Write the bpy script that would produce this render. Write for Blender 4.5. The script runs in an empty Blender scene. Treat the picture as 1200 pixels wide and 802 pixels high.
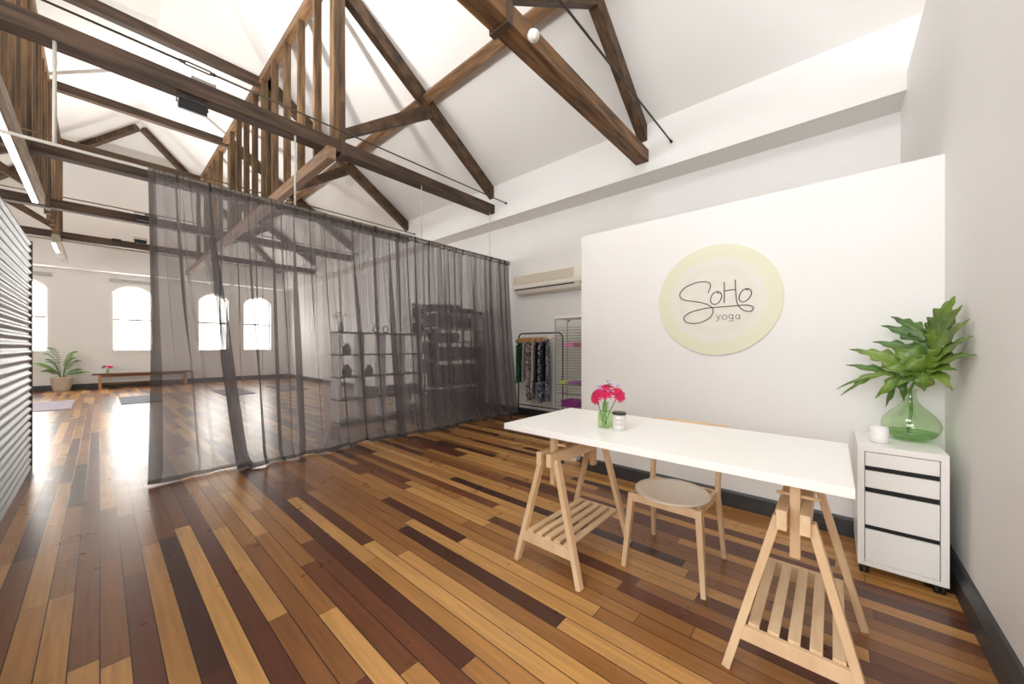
import bpy, bmesh, math, random
from mathutils import Vector, Matrix, Quaternion
random.seed(7)
PI = math.pi
S = bpy.context.scene
COL = S.collection

# ------------------------------------------------------------------ camera
W0, H0 = 1200, 802
FPX = 426.1
yawB = math.atan2(376.0, FPX)            # angle from the optical axis to +X
cd = bpy.data.cameras.new('camera')
cam = bpy.data.objects.new('camera', cd); COL.objects.link(cam)
cd.sensor_fit = 'HORIZONTAL'; cd.sensor_width = 36.0
cd.lens = 36.0 * FPX / W0
cd.shift_y = (406.5 - 401.0) / W0
cd.clip_start = 0.02; cd.clip_end = 200
cam.location = (0, 0, 1.32)
cam.rotation_euler = (PI/2, 0, yawB - PI/2)
S.camera = cam

# ------------------------------------------------------------------ light, exposure
S.view_settings.view_transform = 'Standard'
S.view_settings.look = 'None'
S.view_settings.exposure = 0.08
S.view_settings.gamma = 1.0
S.view_settings.use_curve_mapping = False
S.cycles.max_bounces = 12
S.cycles.diffuse_bounces = 6
S.cycles.glossy_bounces = 5
S.cycles.transmission_bounces = 10
S.cycles.transparent_max_bounces = 32
S.cycles.sample_clamp_indirect = 6.0
S.cycles.use_denoising = True
wd = bpy.data.worlds.new('world'); S.world = wd; wd.use_nodes = True
wd.node_tree.nodes['Background'].inputs[0].default_value = (0.85, 0.92, 1.0, 1)
wd.node_tree.nodes['Background'].inputs[1].default_value = 0.6

def area(name, loc, target, sx, sy, power, color=(1, 1, 1)):
    l = bpy.data.lights.new(name, 'AREA'); l.shape = 'RECTANGLE'
    l.size = sx; l.size_y = sy; l.energy = power; l.color = color
    o = bpy.data.objects.new(name, l); COL.objects.link(o)
    o.location = loc
    o.rotation_euler = (Vector(target) - Vector(loc)).to_track_quat('-Z', 'Y').to_euler()
    return o
# unseen area lamps before the solid side and back walls stand for window daylight
area('daylight_west_lamp', (-3.9, 6.5, 2.55), (5, 6.5, 2.75), 15.0, 2.0, 390, (0.95, 0.98, 1.0))
area('daylight_back_lamp', (1.0, -4.75, 2.1), (2.2, 4.0, 2.0), 7.0, 2.6, 270, (0.95, 0.975, 1.0))
area('added_west_front_fill', (-3.9, 0.3, 2.3), (4, -0.2, 1.4), 3.2, 2.4, 110, (0.92, 0.965, 1.0))  # added fill to lift the right wall; no window is built there
area('added_overhead_fill', (-1.3, 1.0, 5.5), (3.2, -0.2, 0.9), 2.2, 1.4, 85, (0.94, 0.975, 1.0))  # added fill from overhead for desk, floor and right wall; no roof window exists
WINDOW_GLOW = 13.0

# ------------------------------------------------------------------ materials
def lin(c):
    return tuple(((x/255)/12.92 if x/255 <= 0.04045 else ((x/255+0.055)/1.055)**2.4) for x in c) + (1,)
MATS = {}
def mat(name, rgb, rough=0.5, metal=0.0, noise=0.0, nscale=20.0, bump=0.0, coat=0.0, spec=0.5,
        trans=0.0, ior=1.45, emit=None, estr=0.0, stretch=(1, 1, 1), rgb2=None):
    if name in MATS: return MATS[name]
    m = bpy.data.materials.new(name); m.use_nodes = True
    nt = m.node_tree; b = nt.nodes['Principled BSDF']
    b.inputs['Base Color'].default_value = lin(rgb)
    b.inputs['Roughness'].default_value = rough
    b.inputs['Metallic'].default_value = metal
    b.inputs['Specular IOR Level'].default_value = spec
    b.inputs['Coat Weight'].default_value = coat
    b.inputs['Transmission Weight'].default_value = trans
    b.inputs['IOR'].default_value = ior
    if emit:
        b.inputs['Emission Color'].default_value = lin(emit); b.inputs['Emission Strength'].default_value = estr
    if noise > 0 or rgb2 or bump > 0:
        tc = nt.nodes.new('ShaderNodeTexCoord'); mp = nt.nodes.new('ShaderNodeMapping')
        mp.inputs['Scale'].default_value = stretch
        nz = nt.nodes.new('ShaderNodeTexNoise'); nz.inputs['Scale'].default_value = nscale
        nz.inputs['Detail'].default_value = 6
        nt.links.new(tc.outputs['Object'], mp.inputs['Vector']); nt.links.new(mp.outputs[0], nz.inputs['Vector'])
        if noise > 0 or rgb2:
            cr = nt.nodes.new('ShaderNodeValToRGB')
            c1 = lin(rgb); c2 = lin(rgb2) if rgb2 else tuple(x*(1-noise) for x in c1[:3]) + (1,)
            cr.color_ramp.elements[0].color = c2; cr.color_ramp.elements[1].color = c1
            cr.color_ramp.elements[0].position = 0.36; cr.color_ramp.elements[1].position = 0.64
            nt.links.new(nz.outputs['Fac'], cr.inputs['Fac']); nt.links.new(cr.outputs['Color'], b.inputs['Base Color'])
        if bump > 0:
            bp = nt.nodes.new('ShaderNodeBump'); bp.inputs['Strength'].default_value = bump
            bp.inputs['Distance'].default_value = 0.01
            nt.links.new(nz.outputs['Fac'], bp.inputs['Height']); nt.links.new(bp.outputs[0], b.inputs['Normal'])
    MATS[name] = m
    return m

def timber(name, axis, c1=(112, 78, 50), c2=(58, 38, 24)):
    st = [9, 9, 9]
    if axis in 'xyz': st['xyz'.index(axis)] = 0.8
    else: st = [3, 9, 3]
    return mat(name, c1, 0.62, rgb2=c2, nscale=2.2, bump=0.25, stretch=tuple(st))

white_wall = mat('white_wall_paint', (238, 236, 233), 0.55, noise=0.015, nscale=2)
white_ceil = mat('white_ceiling_paint', (238, 237, 234), 0.8)
white_lam = mat('white_laminate', (243, 241, 236), 0.28, spec=0.5)
white_satin = mat('white_satin', (236, 233, 230), 0.4)
skirt_grey = mat('charcoal_skirting', (62, 62, 62), 0.45, noise=0.2, nscale=8, bump=0.1)
black_metal = mat('black_metal', (24, 24, 25), 0.4)
black_plastic = mat('black_plastic', (22, 22, 23), 0.5)
steel = mat('zinc_steel', (150, 148, 142), 0.35, 0.9)
dark_rod = mat('dark_iron_rod', (74, 66, 54), 0.5, 0.5)
pale_rod = mat('pale_painted_rod', (196, 192, 184), 0.45)
birch = mat('birch_wood', (226, 196, 158), 0.5, rgb2=(212, 178, 138), nscale=3, stretch=(4, 4, 1))
birch_x = mat('birch_wood_lengthwise', (228, 200, 162), 0.5, rgb2=(214, 182, 142), nscale=3, stretch=(1, 8, 8))
tim_x_backlit = timber('backlit_timber_across', 'x', (88, 67, 51), (52, 39, 30))  # same timber as the nearest beam, darkened to hold its backlit look
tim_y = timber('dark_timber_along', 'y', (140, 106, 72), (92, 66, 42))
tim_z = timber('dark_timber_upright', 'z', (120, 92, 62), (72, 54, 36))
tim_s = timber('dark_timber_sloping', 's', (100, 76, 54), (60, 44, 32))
tim_x_lit = timber('lit_timber_across', 'x', (142, 104, 66), (78, 56, 36))  # same timber made lighter, the light on the nearest truss put in
tim_grey = timber('grey_timber_along', 'y', (176, 166, 150), (140, 128, 112))
bench_wood = mat('bench_wood', (128, 88, 56), 0.5, rgb2=(92, 60, 36), nscale=3, stretch=(1, 6, 6))

def floor_material():
    m = bpy.data.materials.new('mixed_hardwood_boards'); m.use_nodes = True
    nt = m.node_tree; N = nt.nodes; L = nt.links; b = N['Principled BSDF']
    tc = N.new('ShaderNodeTexCoord'); sep = N.new('ShaderNodeSeparateXYZ'); L.new(tc.outputs['Object'], sep.inputs[0])
    def M(op, a, bb=None, c=None):
        n = N.new('ShaderNodeMath'); n.operation = op
        for i, v in enumerate((a, bb, c)):
            if v is None: continue
            if isinstance(v, (int, float)): n.inputs[i].default_value = v
            else: L.new(v, n.inputs[i])
        return n.outputs[0]
    def WN(vx, vy):
        cb = N.new('ShaderNodeCombineXYZ')
        for i, v in enumerate((vx, vy)):
            if isinstance(v, (int, float)): cb.inputs[i].default_value = v
            else: L.new(v, cb.inputs[i])
        w = N.new('ShaderNodeTexWhiteNoise'); w.noise_dimensions = '2D'; L.new(cb.outputs[0], w.inputs['Vector'])
        return w.outputs['Value']
    BW = 0.0885
    xs = M('DIVIDE', sep.outputs['X'], BW); ci = M('FLOOR', xs); fx = M('FRACT', xs)
    r1 = WN(ci, 3.3); r2 = WN(ci, 17.7)
    ln = M('MULTIPLY_ADD', r2, 1.5, 1.0)
    ys = M('DIVIDE', M('MULTIPLY_ADD', r1, 7.0, sep.outputs['Y']), ln)
    ri = M('FLOOR', ys); fy = M('FRACT', ys)
    tone = WN(ci, M('MULTIPLY_ADD', ri, 1.37, 5.1)); tone2 = WN(M('ADD', ci, 41.0), ri)
    cr = N.new('ShaderNodeValToRGB'); e = cr.color_ramp; e.interpolation = 'LINEAR'
    stops = [(0.0, (62, 34, 24)), (0.15, (86, 46, 30)), (0.30, (112, 66, 37)), (0.46, (134, 88, 48)),
             (0.63, (154, 106, 56)), (0.80, (174, 126, 70)), (1.0, (194, 146, 86))]
    e.elements[0].position = 0; e.elements[0].color = lin(stops[0][1])
    e.elements[1].position = 1; e.elements[1].color = lin(stops[-1][1])
    for p, c in stops[1:-1]:
        q = e.elements.new(p); q.color = lin(c)
    L.new(tone, cr.inputs[0])
    # grain
    cb = N.new('ShaderNodeCombineXYZ')
    L.new(M('MULTIPLY_ADD', tone2, 40.0, M('MULTIPLY', sep.outputs['X'], 40.0)), cb.inputs[0])
    L.new(M('MULTIPLY_ADD', tone, 30.0, M('MULTIPLY', sep.outputs['Y'], 2.2)), cb.inputs[1])
    nz = N.new('ShaderNodeTexNoise'); nz.inputs['Scale'].default_value = 1.0; nz.inputs['Detail'].default_value = 6
    nz.inputs['Distortion'].default_value = 0.6
    L.new(cb.outputs[0], nz.inputs['Vector'])
    g = M('MULTIPLY_ADD', nz.outputs['Fac'], 0.9, 0.55)
    mx = N.new('ShaderNodeMix'); mx.data_type = 'RGBA'; mx.blend_type = 'MULTIPLY'; mx.inputs['Factor'].default_value = 1
    L.new(cr.outputs[0], mx.inputs['A']); 
    cg = N.new('ShaderNodeCombineColor')
    for i in range(3): L.new(g, cg.inputs[i])
    L.new(cg.outputs[0], mx.inputs['B'])
    # gaps between the boards
    ex = M('MINIMUM', fx, M('SUBTRACT', 1.0, fx)); gx = M('LESS_THAN', ex, 0.024)
    ey = M('MULTIPLY', M('MINIMUM', fy, M('SUBTRACT', 1.0, fy)), ln); gy = M('LESS_THAN', ey, 0.0014)
    gap = M('MAXIMUM', gx, gy)
    m2 = N.new('ShaderNodeMix'); m2.data_type = 'RGBA'
    L.new(gap, m2.inputs['Factor']); L.new(mx.outputs['Result'], m2.inputs['A']); m2.inputs['B'].default_value = lin((34, 20, 12))
    L.new(m2.outputs['Result'], b.inputs['Base Color'])
    # varnish: a little wavy, slightly scuffed
    n2 = N.new('ShaderNodeTexNoise'); n2.inputs['Scale'].default_value = 5; n2.inputs['Detail'].default_value = 3
    L.new(tc.outputs['Object'], n2.inputs['Vector'])
    L.new(M('MULTIPLY_ADD', n2.outputs['Fac'], 0.16, 0.22), b.inputs['Roughness'])
    hgt = M('ADD', M('MULTIPLY', gap, -0.5), M('ADD', M('MULTIPLY', n2.outputs['Fac'], 0.5), M('MULTIPLY', tone2, 0.12)))
    bp = N.new('ShaderNodeBump'); bp.inputs['Strength'].default_value = 0.22; bp.inputs['Distance'].default_value = 0.006
    L.new(hgt, bp.inputs['Height']); L.new(bp.outputs[0], b.inputs['Normal'])
    b.inputs['Specular IOR Level'].default_value = 0.5
    return m

def sheer_material(name, rgb, a0):
    m = bpy.data.materials.new(name); m.use_nodes = True
    nt = m.node_tree; N = nt.nodes; L = nt.links
    for n in list(N): N.remove(n)
    out = N.new('ShaderNodeOutputMaterial')
    df = N.new('ShaderNodeBsdfDiffuse'); df.inputs[0].default_value = lin(rgb)
    tl = N.new('ShaderNodeBsdfTranslucent'); tl.inputs[0].default_value = lin(rgb)
    m1 = N.new('ShaderNodeMixShader'); m1.inputs[0].default_value = 0.4
    L.new(df.outputs[0], m1.inputs[1]); L.new(tl.outputs[0], m1.inputs[2])
    tr = N.new('ShaderNodeBsdfTransparent')
    m2 = N.new('ShaderNodeMixShader')
    # fine weave: thread cover grows when the cloth is seen edge-on, like any gauze
    geo = N.new('ShaderNodeNewGeometry'); dt = N.new('ShaderNodeVectorMath'); dt.operation = 'DOT_PRODUCT'
    L.new(geo.outputs['Normal'], dt.inputs[0]); L.new(geo.outputs['Incoming'], dt.inputs[1])
    ab = N.new('ShaderNodeMath'); ab.operation = 'ABSOLUTE'; L.new(dt.outputs['Value'], ab.inputs[0])
    mxm = N.new('ShaderNodeMath'); mxm.operation = 'MAXIMUM'; L.new(ab.outputs[0], mxm.inputs[0]); mxm.inputs[1].default_value = 0.12
    dv = N.new('ShaderNodeMath'); dv.operation = 'DIVIDE'; dv.inputs[0].default_value = 1.0; L.new(mxm.outputs[0], dv.inputs[1])
    pw = N.new('ShaderNodeMath'); pw.operation = 'POWER'; pw.inputs[0].default_value = 1 - a0; L.new(dv.outputs[0], pw.inputs[1])
    sb = N.new('ShaderNodeMath'); sb.operation = 'SUBTRACT'; sb.inputs[0].default_value = 1.0; L.new(pw.outputs[0], sb.inputs[1])
    L.new(sb.outputs[0], m2.inputs[0])
    L.new(tr.outputs[0], m2.inputs[1]); L.new(m1.outputs[0], m2.inputs[2])
    L.new(m2.outputs[0], out.inputs[0])
    return m

def thin_glass(name, rgb, a=0.12, rough=0.02):
    m = bpy.data.materials.new(name); m.use_nodes = True
    nt = m.node_tree; N = nt.nodes; L = nt.links
    for n in list(N): N.remove(n)
    out = N.new('ShaderNodeOutputMaterial')
    tr = N.new('ShaderNodeBsdfTransparent'); tr.inputs[0].default_value = lin(rgb)
    gl = N.new('ShaderNodeBsdfGlossy'); gl.inputs['Roughness'].default_value = rough
    fr = N.new('ShaderNodeFresnel'); geo = N.new('ShaderNodeNewGeometry')
    im = N.new('ShaderNodeMath'); im.operation = 'MULTIPLY_ADD'; im.inputs[1].default_value = 1/1.45-1.45; im.inputs[2].default_value = 1.45
    L.new(geo.outputs['Backfacing'], im.inputs[0]); L.new(im.outputs[0], fr.inputs[0])
    mul = N.new('ShaderNodeMath'); mul.operation = 'MULTIPLY_ADD'; mul.inputs[1].default_value = 0.9; mul.inputs[2].default_value = a*0.2
    L.new(fr.outputs[0], mul.inputs[0])
    ms = N.new('ShaderNodeMixShader'); L.new(mul.outputs[0], ms.inputs[0])
    L.new(tr.outputs[0], ms.inputs[1]); L.new(gl.outputs[0], ms.inputs[2]); L.new(ms.outputs[0], out.inputs[0])
    return m

def print_material(name, base, c2, c3, scale, distort=1.5, stretch=(1, 1, 1)):
    m = bpy.data.materials.new(name); m.use_nodes = True
    nt = m.node_tree; N = nt.nodes; L = nt.links; b = N['Principled BSDF']
    tc = N.new('ShaderNodeTexCoord'); mp = N.new('ShaderNodeMapping'); mp.inputs['Scale'].default_value = stretch
    nz = N.new('ShaderNodeTexNoise'); nz.inputs['Scale'].default_value = scale; nz.inputs['Distortion'].default_value = distort
    L.new(tc.outputs['Object'], mp.inputs[0]); L.new(mp.outputs[0], nz.inputs['Vector'])
    cr = N.new('ShaderNodeValToRGB'); cr.color_ramp.interpolation = 'CONSTANT'
    cr.color_ramp.elements[0].color = lin(base); cr.color_ramp.elements[1].position = 0.47; cr.color_ramp.elements[1].color = lin(c2)
    q = cr.color_ramp.elements.new(0.56); q.color = lin(c3)
    L.new(nz.outputs['Fac'], cr.inputs[0]); L.new(cr.outputs[0], b.inputs['Base Color']); b.inputs['Roughness'].default_value = 0.8
    return m

# ------------------------------------------------------------------ mesh helpers
class MB:
    def __init__(s): s.v = []; s.f = []; s.sm = []
    def add(s, vs, fs, smooth=False):
        o = len(s.v); s.v += [Vector(v) for v in vs]
        s.f += [tuple(i+o for i in f) for f in fs]; s.sm += [smooth]*len(fs); return s
    def box(s, x0, x1, y0, y1, z0, z1):
        vs = [(x0,y0,z0),(x1,y0,z0),(x1,y1,z0),(x0,y1,z0),(x0,y0,z1),(x1,y0,z1),(x1,y1,z1),(x0,y1,z1)]
        return s.add(vs, [(0,3,2,1),(4,5,6,7),(0,1,5,4),(1,2,6,5),(2,3,7,6),(3,0,4,7)])
    def bar(s, p, q, w, h, up=(0, 0, 1), w2=None, h2=None):
        p = Vector(p); q = Vector(q); d = (q-p).normalized(); u = Vector(up)
        sd = d.cross(u); sd = sd.normalized() if sd.length > 1e-5 else Vector((1, 0, 0)); u = sd.cross(d).normalized()
        w2 = w if w2 is None else w2; h2 = h if h2 is None else h2
        vs = []
        for c, a, b_ in ((p, w, h), (q, w2, h2)):
            for sx, sz in ((-1,-1),(1,-1),(1,1),(-1,1)): vs.append(c + sd*(sx*a/2) + u*(sz*b_/2))
        return s.add(vs, [(0,1,2,3),(7,6,5,4),(0,4,5,1),(1,5,6,2),(2,6,7,3),(3,7,4,0)])
    def prism(s, poly, axis, a0, a1):
        n = len(poly)
        def mk(p, a):
            if axis == 'x': return (a, p[0], p[1])
            if axis == 'y': return (p[0], a, p[1])
            return (p[0], p[1], a)
        vs = [mk(p, a0) for p in poly] + [mk(p, a1) for p in poly]
        fs = [tuple(range(n)), tuple(range(2*n-1, n-1, -1))] + [(i, i+n, (i+1) % n + n, (i+1) % n) for i in range(n)]
        return s.add(vs, fs)
    def tube(s, pts, r, n=8, closed=False, caps=True):
        pts = [Vector(p) for p in pts]; m = len(pts); rs = r if isinstance(r, (list, tuple)) else [r]*m
        ref = Vector((0, 0, 1)); vs = []; prev = None
        for i, p in enumerate(pts):
            if closed: d = pts[(i+1) % m]-pts[i-1]
            else: d = pts[min(i+1, m-1)]-pts[max(i-1, 0)]
            d.normalize()
            if prev is None:
                a = d.cross(ref)
                if a.length < 1e-3: a = d.cross(Vector((1, 0, 0)))
                a.normalize()
            else:
                a = prev - d*prev.dot(d)
                if a.length < 1e-6: a = d.cross(ref)
                a.normalize()
            prev = a; b = d.cross(a)
            for k in range(n):
                t = 2*PI*k/n; vs.append(p + a*(math.cos(t)*rs[i]) + b*(math.sin(t)*rs[i]))
        fs = []
        for i in range(m if closed else m-1):
            j = (i+1) % m
            for k in range(n): fs.append((i*n+k, i*n+(k+1) % n, j*n+(k+1) % n, j*n+k))
        if caps and not closed: fs += [tuple(range(n-1, -1, -1)), tuple(range((m-1)*n, m*n))]
        return s.add(vs, fs, True)
    def lathe(s, prof, c=(0, 0, 0), n=32, sx=1, sy=1):
        c = Vector(c); vs = []; m = len(prof)
        for r, z in prof:
            for k in range(n): vs.append(c + Vector((r*math.cos(2*PI*k/n)*sx, r*math.sin(2*PI*k/n)*sy, z)))
        fs = [(i*n+k, i*n+(k+1) % n, (i+1)*n+(k+1) % n, (i+1)*n+k) for i in range(m-1) for k in range(n)]
        if prof[0][0] > 1e-4: fs.append(tuple(range(n-1, -1, -1)))
        if prof[-1][0] > 1e-4: fs.append(tuple(range((m-1)*n, m*n)))
        return s.add(vs, fs, True)
    def ball(s, c, r, n=12, sz=1.0):
        return s.lathe([(max(r*math.sin(PI*i/n), 1e-5), -r*sz*math.cos(PI*i/n)) for i in range(n+1)], c, n*2)
    def grid(s, fn, nu, nv, smooth=True):
        vs = [fn(i/nu, j/nv) for j in range(nv+1) for i in range(nu+1)]
        fs = [(j*(nu+1)+i, j*(nu+1)+i+1, (j+1)*(nu+1)+i+1, (j+1)*(nu+1)+i) for j in range(nv) for i in range(nu)]
        return s.add(vs, fs, smooth)
    def build(s, name, m, parent=None, origin=None, bevel=0.0, solid=0.0, rot=None, auto=True):
        me = bpy.data.meshes.new(name)
        o = bpy.data.objects.new(name, me); COL.objects.link(o)
        if parent is not None:
            og = world_of(parent); o.parent = parent
            if origin is not None: o.location = Vector(origin)-og; og = Vector(origin)
        elif origin is not None: og = Vector(origin); o.location = og
        else:
            xs = [v.x for v in s.v]; ys = [v.y for v in s.v]; zs = [v.z for v in s.v]
            og = Vector(((min(xs)+max(xs))/2, (min(ys)+max(ys))/2, min(zs))); o.location = og
        me.from_pydata([v-og for v in s.v], [], s.f); me.update()
        for p, sm in zip(me.polygons, s.sm): p.use_smooth = sm
        if isinstance(m, (list, tuple)):
            for q in m: me.materials.append(q)
        else: me.materials.append(m)
        if auto:
            bm = bmesh.new(); bm.from_mesh(me); bmesh.ops.recalc_face_normals(bm, faces=bm.faces[:]); bm.to_mesh(me); bm.free()
        if bevel:
            b = o.modifiers.new('bevel', 'BEVEL'); b.width = bevel; b.segments = 2; b.limit_method = 'ANGLE'
        if solid:
            q = o.modifiers.new('solid', 'SOLIDIFY'); q.thickness = solid
        return o
def world_of(o):
    v = Vector(o.location)
    while o.parent is not None:
        o = o.parent; v = v + Vector(o.location)
    return v
def tag(o, label, cat, group=None, kind=None):
    o['label'] = label; o['category'] = cat
    if group: o['group'] = group
    if kind: o['kind'] = kind
    return o
def thing(name, loc, label, cat, group=None):
    o = bpy.data.objects.new(name, None); COL.objects.link(o); o.location = loc; o.empty_display_size = 0.1
    return tag(o, label, cat, group)
def struct(o):
    o['kind'] = 'structure'; return o
def copy_tree(o, parent=None):
    c = o.copy(); COL.objects.link(c); c.parent = parent
    for ch in list(o.children): copy_tree(ch, c)
    return c

# ================================================================== THE ROOM
XW, XF = 5.42, 5.0            # side wall with the air conditioner, bulkhead face above it
YF, YB = 17.55, -5.0          # window wall, back wall
YFF = 17.08                   # bulkhead face on the window wall
ZS, ZC = 3.73, 4.395          # bulkhead underside, ceiling springing
XR, ZR, YP = 0.7, 7.2, 13.6   # ridge
XL = 2*XR - XF                # -3.6
struct(MB().box(-4.2, XW+0.2, YB-0.2, YF+0.3, -0.08, 0).build('floor', floor_material(), origin=(0, 0, 0)))
struct(MB().box(XW, XW+0.15, YB, YF+0.25, 0, ZS).build('wall_right_outer', white_wall))
struct(MB().box(-4.2, -4.05, YB, YF+0.25, 0, ZS).build('wall_left_outer', white_wall))
struct(MB().box(-4.2, XW, YB-0.15, YB, 0, 6.0).build('wall_back', white_wall))
struct(MB().box(3.46, 3.58, -0.52, 2.047, 0, 2.515).build('wall_sign', white_wall))
struct(MB().box(1.1, XF-0.002, -0.68, -0.52, 0, 3.90).build('wall_right', white_wall))
struct(MB().box(XF-0.002, XW, -0.68, -0.52, 0, ZS).build('wall_right', white_wall))
struct(MB().box(XF, XW+0.15, YB, YFF, ZS, ZC+0.2).build('trim_1', white_ceil))
struct(MB().box(-4.2, XL, YB, YFF, ZS, ZC+0.2).build('trim_2', white_ceil))
struct(MB().box(-4.2, XW+0.15, YFF, YF+0.25, ZS-0.05, ZC+0.2).build('trim_3', white_ceil))
struct(MB().box(-4.05, XW, YFF-0.025, YFF, ZS-0.05, ZS-0.0).build('trim_4', white_ceil))
# hipped ceiling: two slopes and the far hip
t = 0.1
struct(MB().add([(XF, YB, ZC), (XF, YFF, ZC), (XR, YP, ZR), (XR, YB, ZR), (XF, YB, ZC+t), (XF, YFF, ZC+t), (XR, YP, ZR+t), (XR, YB, ZR+t)],
       [(0,1,2,3), (7,6,5,4), (0,4,5,1), (1,5,6,2), (2,6,7,3), (3,7,4,0)]).build('ceiling', white_ceil, origin=(0, 0, ZC)))
struct(MB().add([(XL, YB, ZC), (XL, YFF, ZC), (XR, YP, ZR), (XR, YB, ZR), (XL, YB, ZC+t), (XL, YFF, ZC+t), (XR, YP, ZR+t), (XR, YB, ZR+t)],
       [(3,2,1,0), (4,5,6,7), (1,5,4,0), (2,6,5,1), (3,7,6,2), (0,4,7,3)]).build('ceiling', white_ceil, origin=(0, 0, ZC)))
struct(MB().add([(XL, YFF, ZC), (XF, YFF, ZC), (XR, YP, ZR), (XL, YFF, ZC+t), (XF, YFF, ZC+t), (XR, YP, ZR+t)],
       [(2,1,0), (3,4,5), (0,1,4,3), (1,2,5,4), (2,0,3,5)]).build('ceiling', white_ceil, origin=(0, YFF, ZC)))
# window wall with arched openings
WIN = [(-1.95, -1.03), (0.26, 1.18), (2.40, 3.30), (3.78, 4.71)]
SILL, SPR, APX = 1.165, 3.07, 3.32
def arch_pts(a, b, n=14, inset=0.0, zs=SPR, zt=APX):
    c = (a+b)/2; hw = (b-a)/2 - inset; rise = zt-zs
    R = (hw*hw+rise*rise)/(2*rise); out = []
    th = math.asin(hw/R)
    for i in range(n+1):
        q = th*(1-2*i/n); out.append((c+R*math.sin(q), zt - inset - R*(1-math.cos(q))))
    return out                                   # from b side to a side
wf = MB(); x = -4.05
for a, b in WIN:
    wf.box(x, a, YF, YF+0.25, 0, ZS-0.05); wf.box(a, b, YF, YF+0.25, 0, SILL)
    wf.prism([(a, ZS-0.05), (a, SPR)] + arch_pts(a, b)[::-1] + [(b, ZS-0.05)], 'y', YF, YF+0.25); x = b
wf.box(x, XW, YF, YF+0.25, 0, ZS-0.05)
struct(wf.build('wall_far', white_wall))
glow = mat('daylit_window_glass', (250, 250, 250), 0.3, emit=(255, 252, 246), estr=WINDOW_GLOW)
for i, (a, b) in enumerate(WIN):
    e = struct(bpy.data.objects.new('window_%d' % (i+1), None)); COL.objects.link(e); e.location = ((a+b)/2, YF+0.16, SILL)
    out = [(a, SILL), (b, SILL)] + arch_pts(a, b); inn = [(a+0.045, SILL+0.045), (b-0.045, SILL+0.045)] + arch_pts(a, b, inset=0.045)
    n = len(out); fr = MB()
    vs = [(p[0], YF+0.14, p[1]) for p in out] + [(p[0], YF+0.14, p[1]) for p in inn] + [(p[0], YF+0.2, p[1]) for p in out] + [(p[0], YF+0.2, p[1]) for p in inn]
    fs = []
    for k in range(n):
        j = (k+1) % n
        fs += [(k, j, n+j, n+k), (2*n+j, 2*n+k, 3*n+k, 3*n+j), (n+k, n+j, 3*n+j, 3*n+k), (j, k, 2*n+k, 2*n+j)]
    fr.add(vs, fs)
    fr.build('window_frame', white_satin, e)
    MB().box(a+0.03, b-0.03, YF+0.12, YF+0.166, 2.185, 2.245).build('window_rail', mat('window_rail_grey', (150, 146, 140), 0.5), e)
    MB().prism(inn, 'y', YF+0.168, YF+0.176).build('pane', glow, e)
    MB().box(a-0.02, b+0.02, YF-0.03, YF+0.14, SILL-0.02, SILL).build('window_sill', white_satin, e)
# skirting boards
def skirt(name, poly_profile, axis, a0, a1): return struct(MB().prism(poly_profile, axis, a0, a1).build(name, skirt_grey))
skirt('baseboard_sign', [(3.46, 0), (3.435, 0), (3.435, 0.115), (3.445, 0.13), (3.46, 0.13)], 'y', -0.49, 2.047)
skirt('baseboard_right', [(-0.52, 0), (-0.487, 0), (-0.487, 0.105), (-0.505, 0.155), (-0.52, 0.155)], 'x', 1.1, 3.46)
skirt('baseboard_right_outer', [(XW, 0), (XW-0.025, 0), (XW-0.025, 0.12), (XW-0.012, 0.14), (XW, 0.14)], 'y', -0.5, YF)
skirt('baseboard_far', [(YF, 0), (YF-0.025, 0), (YF-0.025, 0.14), (YF-0.012, 0.16), (YF, 0.16)], 'x', -4.05, XW-0.03)
# corrugated iron partition on the left
corr = mat('galvanised_corrugated_iron', (98, 101, 104), 0.42, 0.8, noise=0.12, nscale=3)
PITCH = 0.079
mb = MB(); nz = 31*12
def corr_x(z): return -0.504 + 0.009*math.cos(2*PI*z/PITCH)
ys = [1.2 + (6.60-1.2)*k/8 for k in range(9)]
for side, off in ((0, 0.0), (1, -0.0012)):
    mb.add([(corr_x(2.48*j/nz)+off, y, 2.48*j/nz) for j in range(nz+1) for y in ys],
           [(j*9+k, j*9+k+1, (j+1)*9+k+1, (j+1)*9+k) for j in range(nz) for k in range(8)], True)
o = struct(mb.build('wall_left', corr, origin=(-0.5, 3.9, 0), auto=False))
MB().box(-0.62, -0.515, 1.2, 6.60, 0, 2.47).build('stud_frame', white_satin, o)
MB().box(-0.62, -0.492, 6.60, 6.635, 0, 2.48).build('end_post', tim_z, o)

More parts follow.
